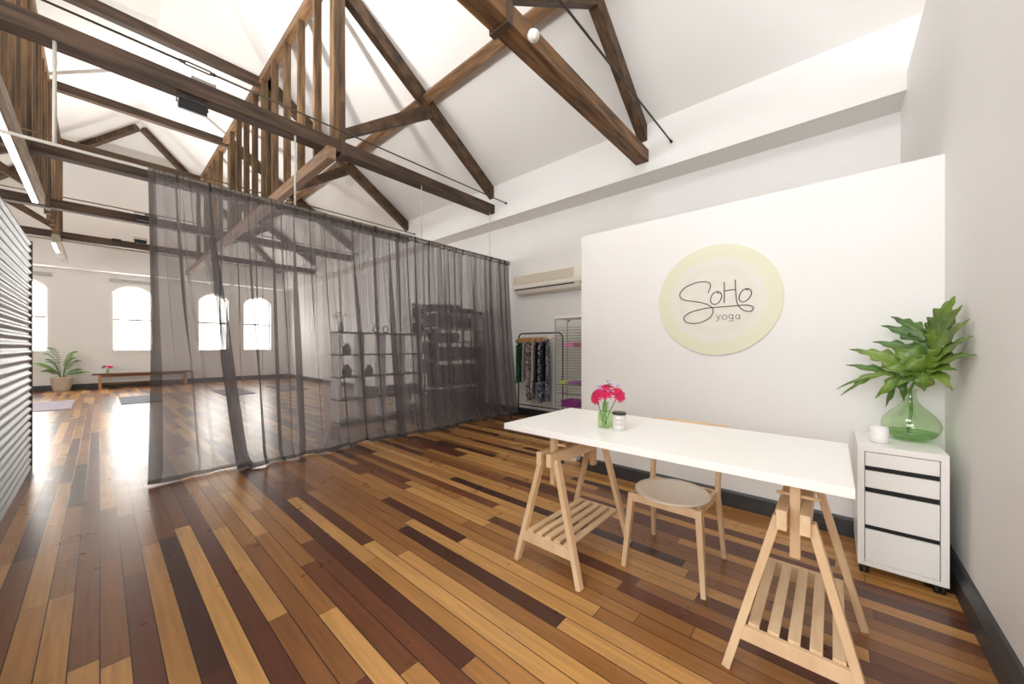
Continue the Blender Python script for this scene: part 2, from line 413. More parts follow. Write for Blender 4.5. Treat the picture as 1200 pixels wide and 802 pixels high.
# ================================================================== ROOF TIMBERS
TRUSS_Y = [1.99, 4.94, 7.86, 10.79, 13.70]
SL = (ZR-ZC)/(XF-XR)
def mirror(poly): return [(2*XR-p[0], p[1]) for p in poly]
def ceil_z(x): return ZC + SL*(XF-x)
TR_LABEL = ['warm brown timber roof truss nearest the viewer, its beam ending above the sign wall',
            'dark roof truss right above the grey curtain, long beam with floodlight under it',
            'roof truss just behind the one over the curtain, collar beam meeting the tall studs',
            'roof truss farther back carrying a black floodlight box left of the curtain',
            'roof truss farthest back near the window wall, small floodlight on its beam']
for i, y in enumerate(TRUSS_Y):
    y0, y1 = y-0.09, y+0.09
    T = thing('roof_truss', (XR, y, 3.87), TR_LABEL[i], 'roof truss', 'timber roof trusses')
    MB().prism([(XL, 3.87), (XF, 3.87), (XF, 4.035), (XL, 4.035)], 'y', y0, y1).build('tie_beam', tim_x_lit if i == 0 else tim_x_backlit, T, bevel=0.008)
    raf = [(XF, 4.19), (XF, 4.355), (2.02, ceil_z(2.02)-0.006), (2.02, ceil_z(2.02)-0.25)]
    raf[1] = (XF, ceil_z(XF)-0.006)
    raf[0] = (XF, raf[1][1]-0.225)
    stp = [(2.16, 4.10), (2.16, 4.235), (3.50, 5.23), (3.62, 5.08)]
    for q, f in enumerate((lambda p: p, mirror)):
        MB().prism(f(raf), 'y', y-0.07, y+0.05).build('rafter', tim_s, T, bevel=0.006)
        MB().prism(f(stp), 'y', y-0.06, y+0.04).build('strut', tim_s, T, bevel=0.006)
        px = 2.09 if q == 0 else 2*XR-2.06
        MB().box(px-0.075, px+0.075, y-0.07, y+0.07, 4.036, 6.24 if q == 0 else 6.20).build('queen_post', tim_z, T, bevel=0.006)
        st = MB()
        for sx in (y0-0.012, y1): st.box(px+0.0, px+0.06, sx, sx+0.012, 3.858, 4.55 if sx < y else 4.3)
        st.box(px+0.0, px+0.06, y0-0.012, y1+0.012, 3.845, 3.858)
        st.build('iron_strap', mat('iron_strap', (84, 68, 54), 0.55, 0.2), T)
    MB().box(2*XR-2.0, 2.0, y-0.06, y+0.06, 6.07, 6.23).build('collar_beam', tim_x_backlit if i else tim_x_lit, T, bevel=0.006)
# hip rafters at the far end
for sx, lab in ((XF, 'right hip rafter of the far ceiling, running down from the peak'), (XL, 'left hip rafter of the far ceiling, running down from the peak')):
    p = Vector((XR + (0.05 if sx > XR else -0.05), YP+0.04, ZR-0.14)); q = Vector((sx + (-0.12 if sx > 0 else 0.12), YFF-0.1, ZC-0.02))
    tag(MB().bar(p, q, 0.11, 0.14).build('hip_rafter', tim_s), lab, 'rafter')
# purlins
for xx, lab in ((3.50, 'long purlin under the right ceiling slope'), (2*XR-3.50, 'long purlin under the left ceiling slope')):
    zz = ceil_z(3.50)
    sg = 1 if xx > XR else -1
    mb = MB()
    d = 0.055
    poly = [(xx-sg*d, zz+SL*d-0.008), (xx+sg*d, zz-SL*d-0.008), (xx+sg*(d-0.08), zz-SL*d-0.135), (xx-sg*(d+0.08), zz+SL*d-0.135)]
    mb.prism(poly, 'y', -1.0, 15.6)
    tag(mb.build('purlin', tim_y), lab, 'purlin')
# studded screens between the queen posts
def screen(xc, label, ystart, segs, grey, z_top, z_bot):
    T = thing('stud_screen', (xc, ystart, z_bot), label, 'timber screen', 'studded timber screens in the roof')
    MB().box(xc-0.05, xc+0.05, ystart+0.05, 14.6, z_top, z_top+0.13).build('top_plate', tim_y, T, bevel=0.006)
    for a, b in segs:
        MB().box(xc-0.06, xc+0.05, a, b, z_bot, 3.869).build('bottom_plate', tim_grey if grey else timber('pinkish_timber_along', 'y', (160, 130, 104), (124, 98, 76)), T, bevel=0.006)
    y = ystart + 0.45
    while y < 14.5:
        if all(abs(y-ty) > 0.16 for ty in TRUSS_Y):
            MB().box(xc-0.05, xc+0.045, y-0.028, y+0.028, 3.87, z_top).build('stud', tim_z, T, bevel=0.004)
        y += 0.60 if not grey else 0.46
screen(1.955, 'right-hand screen of upright timber studs above the grey curtain', 4.80, [(4.78, 16.3)], False, 6.10, 3.71)
screen(-0.66, 'left-hand screen of upright timber studs on a grey beam above the corrugated wall', 4.90, [(4.90, 9.95), (13.2, 16.3)], True, 6.15, 3.71)
bright_strip_m = mat('bright_strip_white', (250, 250, 250), 0.4, emit=(255, 255, 255), estr=1.6)  # white emissive strips on the underside of the grey beam
for (a, b, lab) in ((5.2, 9.8, 'long bright white strip under the grey beam at the upper left'), (13.3, 14.6, 'short bright white strip under the grey beam beyond the farthest truss')):
    B = thing('bright_strip', (-0.70, (a+b)/2, 3.67), lab, 'light', 'bright strips under the grey beam')
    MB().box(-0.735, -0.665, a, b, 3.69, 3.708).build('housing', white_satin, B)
    MB().box(-0.73, -0.67, a+0.02, b-0.02, 3.67, 3.69).build('strip_face', bright_strip_m, B)
# tension rods in front of the trusses
ROD = ['thin dark iron rod with a turnbuckle along the curtain truss',
       'thin iron rod beside the nearest truss, ending above the sign wall',
       'thin iron rod seen just above the top of the curtain',
       'thin iron rod beside the farther truss with the black floodlight box',
       'thin iron rod below the farthest truss near the window wall']
for k, (y, z, xl) in enumerate(((4.55, 3.985, XL), (1.60, 4.03, XL), (7.52, 4.02, XL), (10.42, 4.02, XL), (13.42, 3.78, XL))):
    R_ = thing('tie_rod', (XR, y, z), ROD[k], 'rod', 'iron tie rods')
    if k == 0:
        MB().tube([(xl, y, z), (0.50, y, z)], 0.0095).tube([(0.74, y, z), (XF, y, z)], 0.0095).build('rod', dark_rod, R_)
        MB().tube([(0.50, y, z), (0.53, y, z+0.016), (0.71, y, z+0.016), (0.74, y, z), (0.71, y, z-0.016), (0.53, y, z-0.016)], 0.007, closed=True)\
            .tube([(0.49, y, z), (0.53, y, z)], 0.016).tube([(0.71, y, z), (0.75, y, z)], 0.016).build('turnbuckle', dark_rod, R_)
    else:
        MB().tube([(xl, y, z), (XF, y, z)], 0.0105).build('rod', dark_rod if k < 2 else mat('rod_brown', (110, 92, 70), 0.5, 0.4), R_)
    MB().tube([(XF-0.03, y, z), (XF-0.001, y, z)], 0.02, 6).build('nut', dark_rod, R_)

# ================================================================== CURTAIN
CY = 4.87
C_ = thing('curtain_track', (2.4, CY, 2.99), 'pale curtain track hung on thin rods below the dark roof beam', 'curtain track')
MB().box(-3.6, XW-0.005, CY-0.008, CY+0.008, 2.995, 3.018).build('track', mat('pale_track', (186, 182, 172), 0.4, 0.2), C_)
for hx in (-2.0, -0.25, 1.56, 3.36, 4.884):
    MB().tube([(hx, CY, 3.018), (hx, CY, 3.869)], 0.012 if hx < 2 else 0.006).build('hanger_rod', pale_rod, C_)
sheer = sheer_material('grey_sheer_cloth', (130, 125, 126), 0.56)
sheer_tape = sheer_material('grey_gathered_heading', (98, 92, 86), 0.55)
X0C, X1C = 0.30, 5.40
rf = random.Random(11)
# folds of the hanging cloth: (place along the track, half width, overlap, start height 0 top..1 hem, slip along x at the hem)
FOLDS = [(0.50, .034, 2.5, 0.0, -0.03), (0.96, .020, 2.4, 0.0, .02), (1.08, .024, 2.5, .05, -.02), (1.42, .018, 2.4, 0, .03), (0.555, .012, 2.2, 0, .03), (1.72, .026, 2.5, .1, .0), (1.98, .022, 2.5, 0, .04), (2.56, .03, 2.6, 0, .05), (2.70, .02, 2.4, 0, .03), (0.41, .014, 2.2, .05, .0), (0.60, .022, 2.6, 0.0, 0.02), (0.645, .010, 2.0, 0.0, 0.05),
         (0.75, .066, 3.0, 0.0, 0.13), (0.86, .03, 2.4, 0.0, 0.12), (0.68, .014, 2.2, 0, .10), (1.15, .024, 2.6, .1, 0.03), (1.205, .010, 2.0, 0, .04), (1.31, .020, 2.5, 0, -.02),
         (1.545, .034, 2.5, 0.0, 0.05), (1.65, .016, 2.3, 0, .02), (1.78, .020, 2.7, .08, 0.03), (1.90, .012, 2.1, 0, .06), (2.05, .030, 2.6, 0.12, 0.06), (2.16, .014, 2.2, 0, 0.02),
         (2.27, .040, 2.8, 0.0, 0.03), (2.36, .030, 2.6, 0.0, 0.07), (2.47, .020, 2.3, 0, .04), (2.64, .018, 2.3, .1, 0), (2.80, .045, 2.8, .05, 0.07), (2.93, .016, 2.1, 0, .03),
         (3.10, .022, 2.5, 0.0, 0.05), (3.22, .034, 2.6, .0, .04), (3.36, .014, 2.2, 0, 0), (3.47, .024, 2.4, .1, .03), (3.63, .034, 2.7, 0, .05), (3.78, .040, 2.8, 0, .03), (3.90, .03, 2.6, .0, .04),
         (4.03, .024, 2.4, 0, .02), (4.18, .034, 2.7, .05, .06), (4.32, .022, 2.5, 0, .03), (4.46, .046, 2.8, 0, .05), (4.62, .030, 2.4, .1, .03), (4.75, .030, 2.6, 0, .04), (4.90, .044, 2.8, 0, .05),
         (5.03, .030, 2.5, 0, .03), (5.15, .034, 2.7, .05, .03), (5.27, .030, 2.6, 0, .02)]
SMALL = [(rf.uniform(0.34, 5.36), rf.uniform(.006, .011), rf.uniform(1.4, 2.2), 0.0, rf.uniform(-.03, .05)) for _ in range(95)]
MID = [(rf.uniform(2.2, 5.36), rf.uniform(.012, .022), rf.uniform(1.8, 2.5), 0.0, rf.uniform(-.03, .05)) for _ in range(34)]
def curtain_pt(s, z, hem=True):
    """s runs along the cloth 0..1, z is the height"""
    d = max(0.0, 1 - z/3.0)                         # 0 at the track, 1 at the hem
    x = X0C + (X1C-X0C)*s
    q = x; yy = 0.0
    yy += (0.012+0.030*d)*math.sin(3.1*x+0.5) + (0.008+0.016*d)*math.sin(7.7*x+1.0+0.4*d) + 0.012*math.sin(17*x+0.5*math.sin(2*d)) + (0.012-0.004*d)*math.sin(37*x+2.5*math.sin(1.9*x)+0.5*d) + 0.006*(1-0.6*d)*math.sin(71*x+2*math.sin(5*x))
    for lst, small in ((FOLDS, 0), (SMALL, 1), (MID, 2)):
        for c, w, k, st, slip in lst:
            u0 = x - c
            if abs(u0) > 0.5: continue
            if small == 0: ww = (w*1.3+0.006)*(0.36+0.64*min(1, max(0, (d-st))*1.5+0.10)); kk = k*min(1, 0.5+d*1.2)
            elif small == 1: ww = w; kk = k*max(0.0, 1-1.35*d)
            else: ww = w*(0.6+0.4*d); kk = k*(0.6+0.4*math.sin(PI*min(1, d*1.1)))
            u = u0/ww
            if abs(u) < 6:
                e = math.exp(-u*u/2)
                q -= kk*ww*u*e
                yy += ww*0.75*u*e*(1 if (int(c*1000) % 2) else -1)*min(1, kk)
            sv = u0/0.28
            if small == 0 and slip: q += slip*d**1.3*math.exp(-sv*sv)*0.8
    foot = max(0.0, (0.15-z)/0.15)
    lean = -0.03*s*d - 0.22*max(0, s-0.25)*d*d
    yy += lean - foot*foot*(0.05+0.055*math.sin(7.3*x+1)+0.035*math.sin(19*x)) - 0.02*foot
    q += 0.035*foot*foot*math.sin(11*x)
    zz = max(z, 0.002 + 0.016*foot*(0.5+0.5*math.sin(23*x+2*math.sin(7*x))))
    q += (0.022*math.sin(PI*d) - 0.03*d)*max(0.0, 1-(x-X0C)/0.12)
    return Vector((min(q, XW-0.01), CY + yy, zz))
zl = [2.975-(2.975-0.2)*j/34 for j in range(35)] + [0.17, 0.14, 0.11, 0.085, 0.06, 0.04, 0.02, 0.0]
CU = thing('sheer_curtain', (2.85, CY, 0), 'floor-length sheer grey curtain dividing the room, folds trailing on the boards', 'curtain')
nu = 2000
MB().add([curtain_pt(i/nu, z) for z in zl for i in range(nu+1)],
         [(j*(nu+1)+i, j*(nu+1)+i+1, (j+1)*(nu+1)+i+1, (j+1)*(nu+1)+i) for j in range(len(zl)-1) for i in range(nu)], True)\
    .build('sheer_cloth', sheer, CU, auto=False)
def tape_pt(i, j):
    p = curtain_pt(i, 2.91 + 0.095*j)
    b = 0.008*math.sin(150*p.x)+0.005*math.sin(331*p.x+1)
    return Vector((p.x, p.y*0.3+CY*0.7 + b - 0.034, 2.932+0.088*j + 0.008*math.sin(40*p.x)*(1-j)))
def hem_pt(i, j):
    p = curtain_pt(i, 0.0+0.045*j); return p + Vector((0, -0.003, 0.0015))
MB().grid(hem_pt, 1500, 4).build('hem', sheer_tape, CU, auto=False)
def side_pt(i, j):
    p = curtain_pt(0.011*i, 2.96*(1-j)); return p + Vector((0, -0.004, 0))
MB().grid(side_pt, 10, 40).build('side_hem', sheer_tape, CU, auto=False)
MB().grid(tape_pt, 1500, 4).build('gathered_heading', sheer_tape, CU, auto=False)

# ================================================================== DESK, TRESTLES, CHAIR
MB_ = MB().box(1.627, 2.377, -0.055, 1.50, 0.821, 0.855)
tag(MB_.build('desk_top', white_lam, bevel=0.002), 'long white table top resting on two birch trestles', 'table top')
def make_trestle():
    T = thing('trestle', (2.035, 0, 0), '', 'trestle', 'birch trestles under the white table top')
    def p(m): return m
    for sx in (1.72, 2.35):
        inn = 0.03 if sx < 2 else -0.03
        for sg in (1, -1):
            MB().bar((sx, sg*0.222, 0.0), (sx+inn, sg*0.050, 0.665), 0.042, 0.030, up=(0, 1, 0)).build('leg', birch, T, bevel=0.003)
        MB().bar((sx, 0.178, 0.17), (sx, -0.178, 0.17), 0.022, 0.058).build('cross_bar', birch, T, bevel=0.002)
    for sg in (1, -1):
        MB().box(1.69, 2.38, min(sg*0.018, sg*0.05), max(sg*0.018, sg*0.052), 0.630, 0.705).build('rail', birch_x, T, bevel=0.003)
    for k in range(5):
        y = -0.128+0.064*k
        MB().box(1.731, 2.339, y-0.019, y+0.019, 0.195, 0.208).build('slat', birch_x, T, bevel=0.002)
    sl = MB()
    for x in (1.80, 2.27):
        MB().box(x-0.022, x+0.022, -0.0165, 0.0165, 0.50, 0.80).build('upright', birch, T, bevel=0.002)
        MB().tube([(x+0.01, -0.075, 0.735), (x+0.01, 0.06, 0.735)], 0.007).build('peg', birch, T)
    MB().box(1.70, 2.37, -0.05, 0.05, 0.80, 0.8205).build('top_bar', birch_x, T, bevel=0.002)
    MB().tube([(1.765, -0.075, 0.655), (1.765, -0.09, 0.655)], 0.009).build('bolt', black_metal, T)
    return T
t1 = make_trestle(); t1.location = (2.035, 1.25, 0)
t1['label'] = 'birch trestle with slatted shelf under the far end of the table, beneath the flowers'
t2 = copy_tree(t1); t2.location = (2.035, 0.11, 0)
t2['label'] = 'birch trestle with slatted shelf nearest the white drawer unit'

CH = thing('chair', (2.3, 0.72, 0), 'birch chair with a pale oval seat pushed under the white table', 'chair')
seat_c = (2.272, 0.725)
sb = MB(); prof = []
NS = 48
def seat_ring(r, z): return [(seat_c[0]+r*0.212*math.cos(2*PI*k/NS), seat_c[1]+r*0.208*math.sin(2*PI*k/NS), z) for k in range(NS)]
rings = [(0.97, 0.443), (1.0, 0.446), (1.0, 0.454), (0.985, 0.458), (0.80, 0.455), (0.4, 0.451)]
vs = []; fs = []
for r, z in rings: vs += seat_ring(r, z)
for a in range(len(rings)-1):
    for k in range(NS): fs.append((a*NS+k, a*NS+(k+1) % NS, (a+1)*NS+(k+1) % NS, (a+1)*NS+k))
fs += [tuple(range(NS-1, -1, -1)), tuple(range((len(rings)-1)*NS, len(rings)*NS))]
sb.add(vs, fs, True).build('seat', mat('pale_lacquered_seat', (226, 214, 196), 0.25), CH)
for sy in (1, -1):
    yc = 0.725
    MB().bar((2.09, yc+sy*0.219, 0), (2.135, yc+sy*0.185, 0.437), 0.026, 0.03, up=(1, 0, 0), w2=0.034, h2=0.052).build('front_leg', birch, CH, bevel=0.003)
    bl = MB()
    path = [((2.575, yc+sy*0.218, 0), .030), ((2.50, yc+sy*0.198, 0.40), .048), ((2.505, yc+sy*0.197, 0.50), .050), ((2.61, yc+sy*0.205, 0.81), .03)]
    vs = []
    for (x, y, z), w in path: vs += [(x-w/2, y-0.012, z), (x+w/2, y-0.012, z), (x+w/2, y+0.012, z), (x-w/2, y+0.012, z)]
    fs = [(3, 2, 1, 0), (12, 13, 14, 15)]
    for a in range(3):
        for k in range(4): fs.append((a*4+k, a*4+(k+1) % 4, a*4+4+(k+1) % 4, a*4+4+k))
    bl.add(vs, fs).build('rear_leg', birch, CH, bevel=0.003)
MB().bar((2.125, 0.905, 0.418), (2.125, 0.545, 0.418), 0.02, 0.046).bar((2.125, 0.90, 0.418), (2.49, 0.915, 0.418), 0.02, 0.046)\
    .bar((2.125, 0.55, 0.418), (2.49, 0.535, 0.418), 0.02, 0.046).bar((2.49, 0.905, 0.418), (2.49, 0.545, 0.418), 0.02, 0.046).build('seat_frame', birch, CH)
def back_pt(u, v):
    y = 0.725 + (u-0.5)*0.47
    return Vector((2.622+0.03*(1-(2*u-1)**2) + (v-0.5)*0.02, y, 0.690+0.125*v))
MB().grid(back_pt, 16, 4).build('backrest', birch, CH, solid=0.010)

# ------------------------------------------------------------------ flowers and candle on the table
green_glass = thin_glass('green_bottle_glass', (238, 249, 228))
pale_green_glass = thin_glass('pale_green_glass', (247, 252, 243))
water = thin_glass('green_water', (214, 238, 196))
stem_green = mat('stem_green', (98, 142, 62), 0.5)
def rrect(w, c, z, cx, cy, n=5):
    out = []
    for qx, qy, a in ((1, 1, 0), (-1, 1, PI/2), (-1, -1, PI), (1, -1, 3*PI/2)):
        for k in range(n):
            th = a + PI/2*k/(n-1)
            out.append((cx+qx*(w-c)+c*math.cos(th), cy+qy*(w-c)+c*math.sin(th), z))
    return out
BX, BY = 1.93, 0.985
def bottle_mesh(scale=1.0, cx=BX, cy=BY, z0=0.855):
    lv = [(.030, .012, 0.001), (.036, .012, .004), (.037, .012, .02), (.037, .012, .085), (.034, .016, .097), (.022, .0215, .106), (.019, .0188, .112), (.019, .0188, .150), (.023, .0228, .153), (.023, .0228, .160), (.019, .0188, .160),
          (.016, .0158, .150), (.016, .0158, .11), (.030, .014, .095), (.033, .010, .085), (.033, .010, .006)]
    vs = []; fs = []; n = 20
    for w, c, z in lv: vs += rrect(w*scale, c*scale*0.999, z0+z*scale, cx, cy)
    for a in range(len(lv)-1):
        for k in range(n): fs.append((a*n+k, a*n+(k+1) % n, (a+1)*n+(k+1) % n, (a+1)*n+k))
    fs += [tuple(range(n-1, -1, -1)), tuple(range((len(lv)-1)*n, len(lv)*n))]
    return MB().add(vs, fs, True)
tag(bottle_mesh(0.92).build('bottle_vase', green_glass), 'small square green glass bottle holding pink flowers on the white table', 'vase')
pink = mat('pink_petal', (226, 30, 96), 0.55, noise=0.25, nscale=40)
lilac = mat('lilac_petal', (190, 150, 214), 0.6)
def gerbera(loc, nrm, R, label, grp, m, stem_from, eye=True):
    T = thing('gerbera', stem_from, label, 'flower', grp)
    n = Vector(nrm).normalized(); a = n.orthogonal().normalized(); b = n.cross(a); L0 = Vector(loc)
    mb = MB(); rr = random.Random(int(loc[1]*1000))
    for layer, (cnt, rad, lift) in enumerate(((18, R, 0.10), (15, R*0.82, 0.22), (11, R*0.55, 0.4))):
        for k in range(cnt):
            th = 2*PI*(k+0.5*layer)/cnt + rr.uniform(-.06, .06); dv = a*math.cos(th)+b*math.sin(th); sd = n.cross(dv)
            l = rad*rr.uniform(0.88, 1.05); w = R*0.21
            pts = []
            for q, (f, ww) in enumerate(((0.10, .4), (0.45, 1.0), (0.8, 1.0), (1.0, .35))):
                h = l*(lift*f - 0.35*f*f*(0.6+0.4*(layer == 0)))
                c = L0 + dv*(l*f) + n*(h+0.002*layer)
                pts += [c - sd*w*ww/2 + n*0.001, c + sd*w*ww/2 + n*0.001]
            mb.add(pts, [(0, 1, 3, 2), (2, 3, 5, 4), (4, 5, 7, 6)], True)
    mb.build('petals', m, T, solid=0.0008, auto=False)
    MB().ball(L0+n*0.004, R*0.2, 6, 0.5).build('flower_eye', mat('flower_eye', (150, 40, 60), 0.7), T)
    s0 = Vector(stem_from); pts = []
    mid = (s0+L0)/2; mid.x = s0.x*0.75+L0.x*0.25; mid.y = s0.y*0.7+L0.y*0.3
    for k in range(9):
        u = k/8; pts.append(s0*(1-u)**2 + mid*2*u*(1-u) + (L0-n*0.003)*u*u)
    MB().tube(pts, 0.0028, 6).build('stem', stem_green, T)
G = 'pink gerberas in the green bottle'
zb = 0.868
gerbera((1.88, 1.02, 1.035), (-0.75, 0.45, 0.25), 0.052, 'pink gerbera drooping on the left of the bottle bunch', G, pink, (1.918, 0.992, zb))
gerbera((1.865, 0.955, 1.066), (-0.55, -0.25, 0.75), 0.052, 'pink gerbera facing the viewer in the middle of the bottle bunch', G, pink, (1.935, 0.98, zb))
gerbera((1.945, 0.905, 1.05), (-0.2, -0.75, 0.45), 0.052, 'pink gerbera leaning right in the bottle bunch', G, pink, (1.94, 0.992, zb))
gerbera((1.965, 1.0, 1.085), (-0.1, 0.2, 1.0), 0.05, 'pink gerbera at the back top of the bottle bunch', G, pink, (1.93, 1.0, zb))
FR = thing('freesia_sprig', (1.925, 0.985, zb), 'sprig of small lilac blooms among the pink gerberas', 'flower')
for c in ((1.86, .985, 1.095), (1.85, .965, 1.08), (1.865, .935, 1.072), (1.93, .97, 1.12), (1.93, .955, 1.105), (1.92, .905, 1.10)):
    mb = MB()
    for k in range(6):
        th = 2*PI*k/6; d = Vector((math.cos(th), math.sin(th), 0.5)); sd = Vector((-math.sin(th), math.cos(th), 0)); c0 = Vector(c)
        mb.add([c0, c0+d*0.007+sd*0.005, c0+d*0.016, c0+d*0.007-sd*0.005], [(0, 1, 2, 3)], True)
    mb.ball(Vector(c), 0.006, 5).build('bloom', lilac, FR, auto=False)
MB().tube([(1.925, .985, zb), (1.925, .985, 1.0), (1.86, .96, 1.075)], 0.002, 6).tube([(1.925, .985, 1.0), (1.93, .965, 1.11)], 0.0018, 6).tube([(1.925, .985, 1.02), (1.92, .91, 1.095)], 0.0016, 6).build('stem', stem_green, FR)
CX_, CY_ = 1.925, 0.898
CJ = thing('candle_jar', (CX_, CY_, 0.855), 'white glass candle jar with black lid beside the green bottle', 'candle')
JB = MB().lathe([(.034, .0005), (.036, .003), (.036, .012), (.036, .088), (.033, .088)], (CX_, CY_, .855)).build('jar', mat('jar_white', (212, 208, 200), 0.15, coat=0.5), CJ)
MB().lathe([(.0362, .001), (.0366, .003), (.0366, .011), (.0362, .012)], (CX_, CY_, .855)).build('glass_foot', mat('glass_foot', (196, 206, 190), 0.05, coat=1), CJ)
MB().lathe([(.0375, .086), (.0385, .088), (.0385, .097), (.037, .099)], (CX_, CY_, .855)).build('lid', mat('dark_lid', (52, 46, 42), 0.35), CJ)
def lab_pt(r):
    def fn(u, v):
        th0 = math.atan2(-CY_, -CX_); th = th0 + (u-0.5)*1.0
        return Vector((CX_+r*math.cos(th), CY_+r*math.sin(th), .855+.032+.030*v))
    return fn
MB().grid(lab_pt(0.0366), 10, 3).build('label', mat('label_grey', (110, 108, 106), 0.6), JB, auto=False)
def lab2(u, v):
    th0 = math.atan2(-CY_, -CX_); th = th0 + (u-0.5)*0.92
    return Vector((CX_+.0369*math.cos(th), CY_+.0369*math.sin(th), .855+.034+.026*v))
MB().grid(lab2, 10, 3).build('label_face', mat('label_white', (206, 203, 197), 0.6), JB, auto=False)

# ================================================================== DRAWER UNIT, VASE AND LEAF
DX0, DX1, DY0, DY1 = 2.93, 3.43, -0.457, -0.108
D = thing('drawer_unit', (3.18, -0.2825, 0), 'white drawer unit on castors in the corner by the right wall', 'drawer unit')
cs = MB()
cs.box(DX0, DX1, DY0, DY1, 0.715, 0.75).box(DX0, DX1, DY0, DY0+0.03, 0.055, 0.7148).box(DX0, DX1, DY1-0.03, DY1, 0.055, 0.7148)
cs.box(DX0, DX1, DY0+0.03, DY1-0.03, 0.055, 0.078).box(DX1-0.01, DX1, DY0+0.03, DY1-0.03, 0.078, 0.7148)
cs.build('carcass', white_lam, D, bevel=0.0015)
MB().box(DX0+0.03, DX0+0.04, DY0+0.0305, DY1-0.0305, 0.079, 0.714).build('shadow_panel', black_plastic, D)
for a, b in ((0.632, 0.711), (0.509, 0.604), (0.292, 0.478), (0.081, 0.265)):
    dm = MB().box(DX0+0.004, DX0+0.022, DY0+0.033, DY1-0.033, a, b)
    dm.box(DX0+0.022, DX0+0.45, DY0+0.045, DY1-0.045, a+0.004, b-0.02)
    dm.build('drawer', white_lam, D, bevel=0.0012)
for x in (DX0+0.04, DX1-0.04):
    for y in (DY0+0.03, DY1-0.03):
        MB().tube([(x, y-0.02, 0.025), (x, y-0.004, 0.025)], 0.0245, 14).tube([(x, y+0.004, 0.025), (x, y+0.02, 0.025)], 0.0245, 14)\
            .box(x-0.02, x+0.02, y-0.022, y+0.022, 0.035, 0.055).build('castor', black_plastic, D)
VX, VY = 3.275, -0.355
V = thing('glass_vase', (VX, VY, 0.75), 'bulbous pale green glass vase on the white drawer unit', 'vase')
vp = [(.0001, .002), (.05, .001), (.075, .006), (.105, .03), (.125, .065), (.13, .095), (.12, .13), (.095, .165), (.062, .198), (.038, .228), (.027, .255), (.024, .285), (.027, .305), (.031, .312)]
inn = [(max(r-0.003, .0001), z+0.003) for r, z in vp[:-1]] + [(.029, .312)]
MB().lathe(vp + inn[::-1], (VX, VY, .75), 48).build('vase_body', pale_green_glass, V)
MB().lathe([(.0001, .0065), (.07, .011), (.100, .034), (.115, .055), (.0001, .055)], (VX, VY, .75), 40).build('water', water, V)
vo = MB().lathe([(.033, .0005), (.041, .004), (.043, .03), (.0425, .085), (.040, .093), (.037, .093), (.037, .012), (.0001, .010)], (3.07, -0.205, .75), 36)
vm = mat('white_porcelain', (244, 242, 240), 0.35, bump=0.5, nscale=90)
tag(vo.build('votive_holder', vm), 'white pierced porcelain candle holder beside the green vase', 'candle holder')
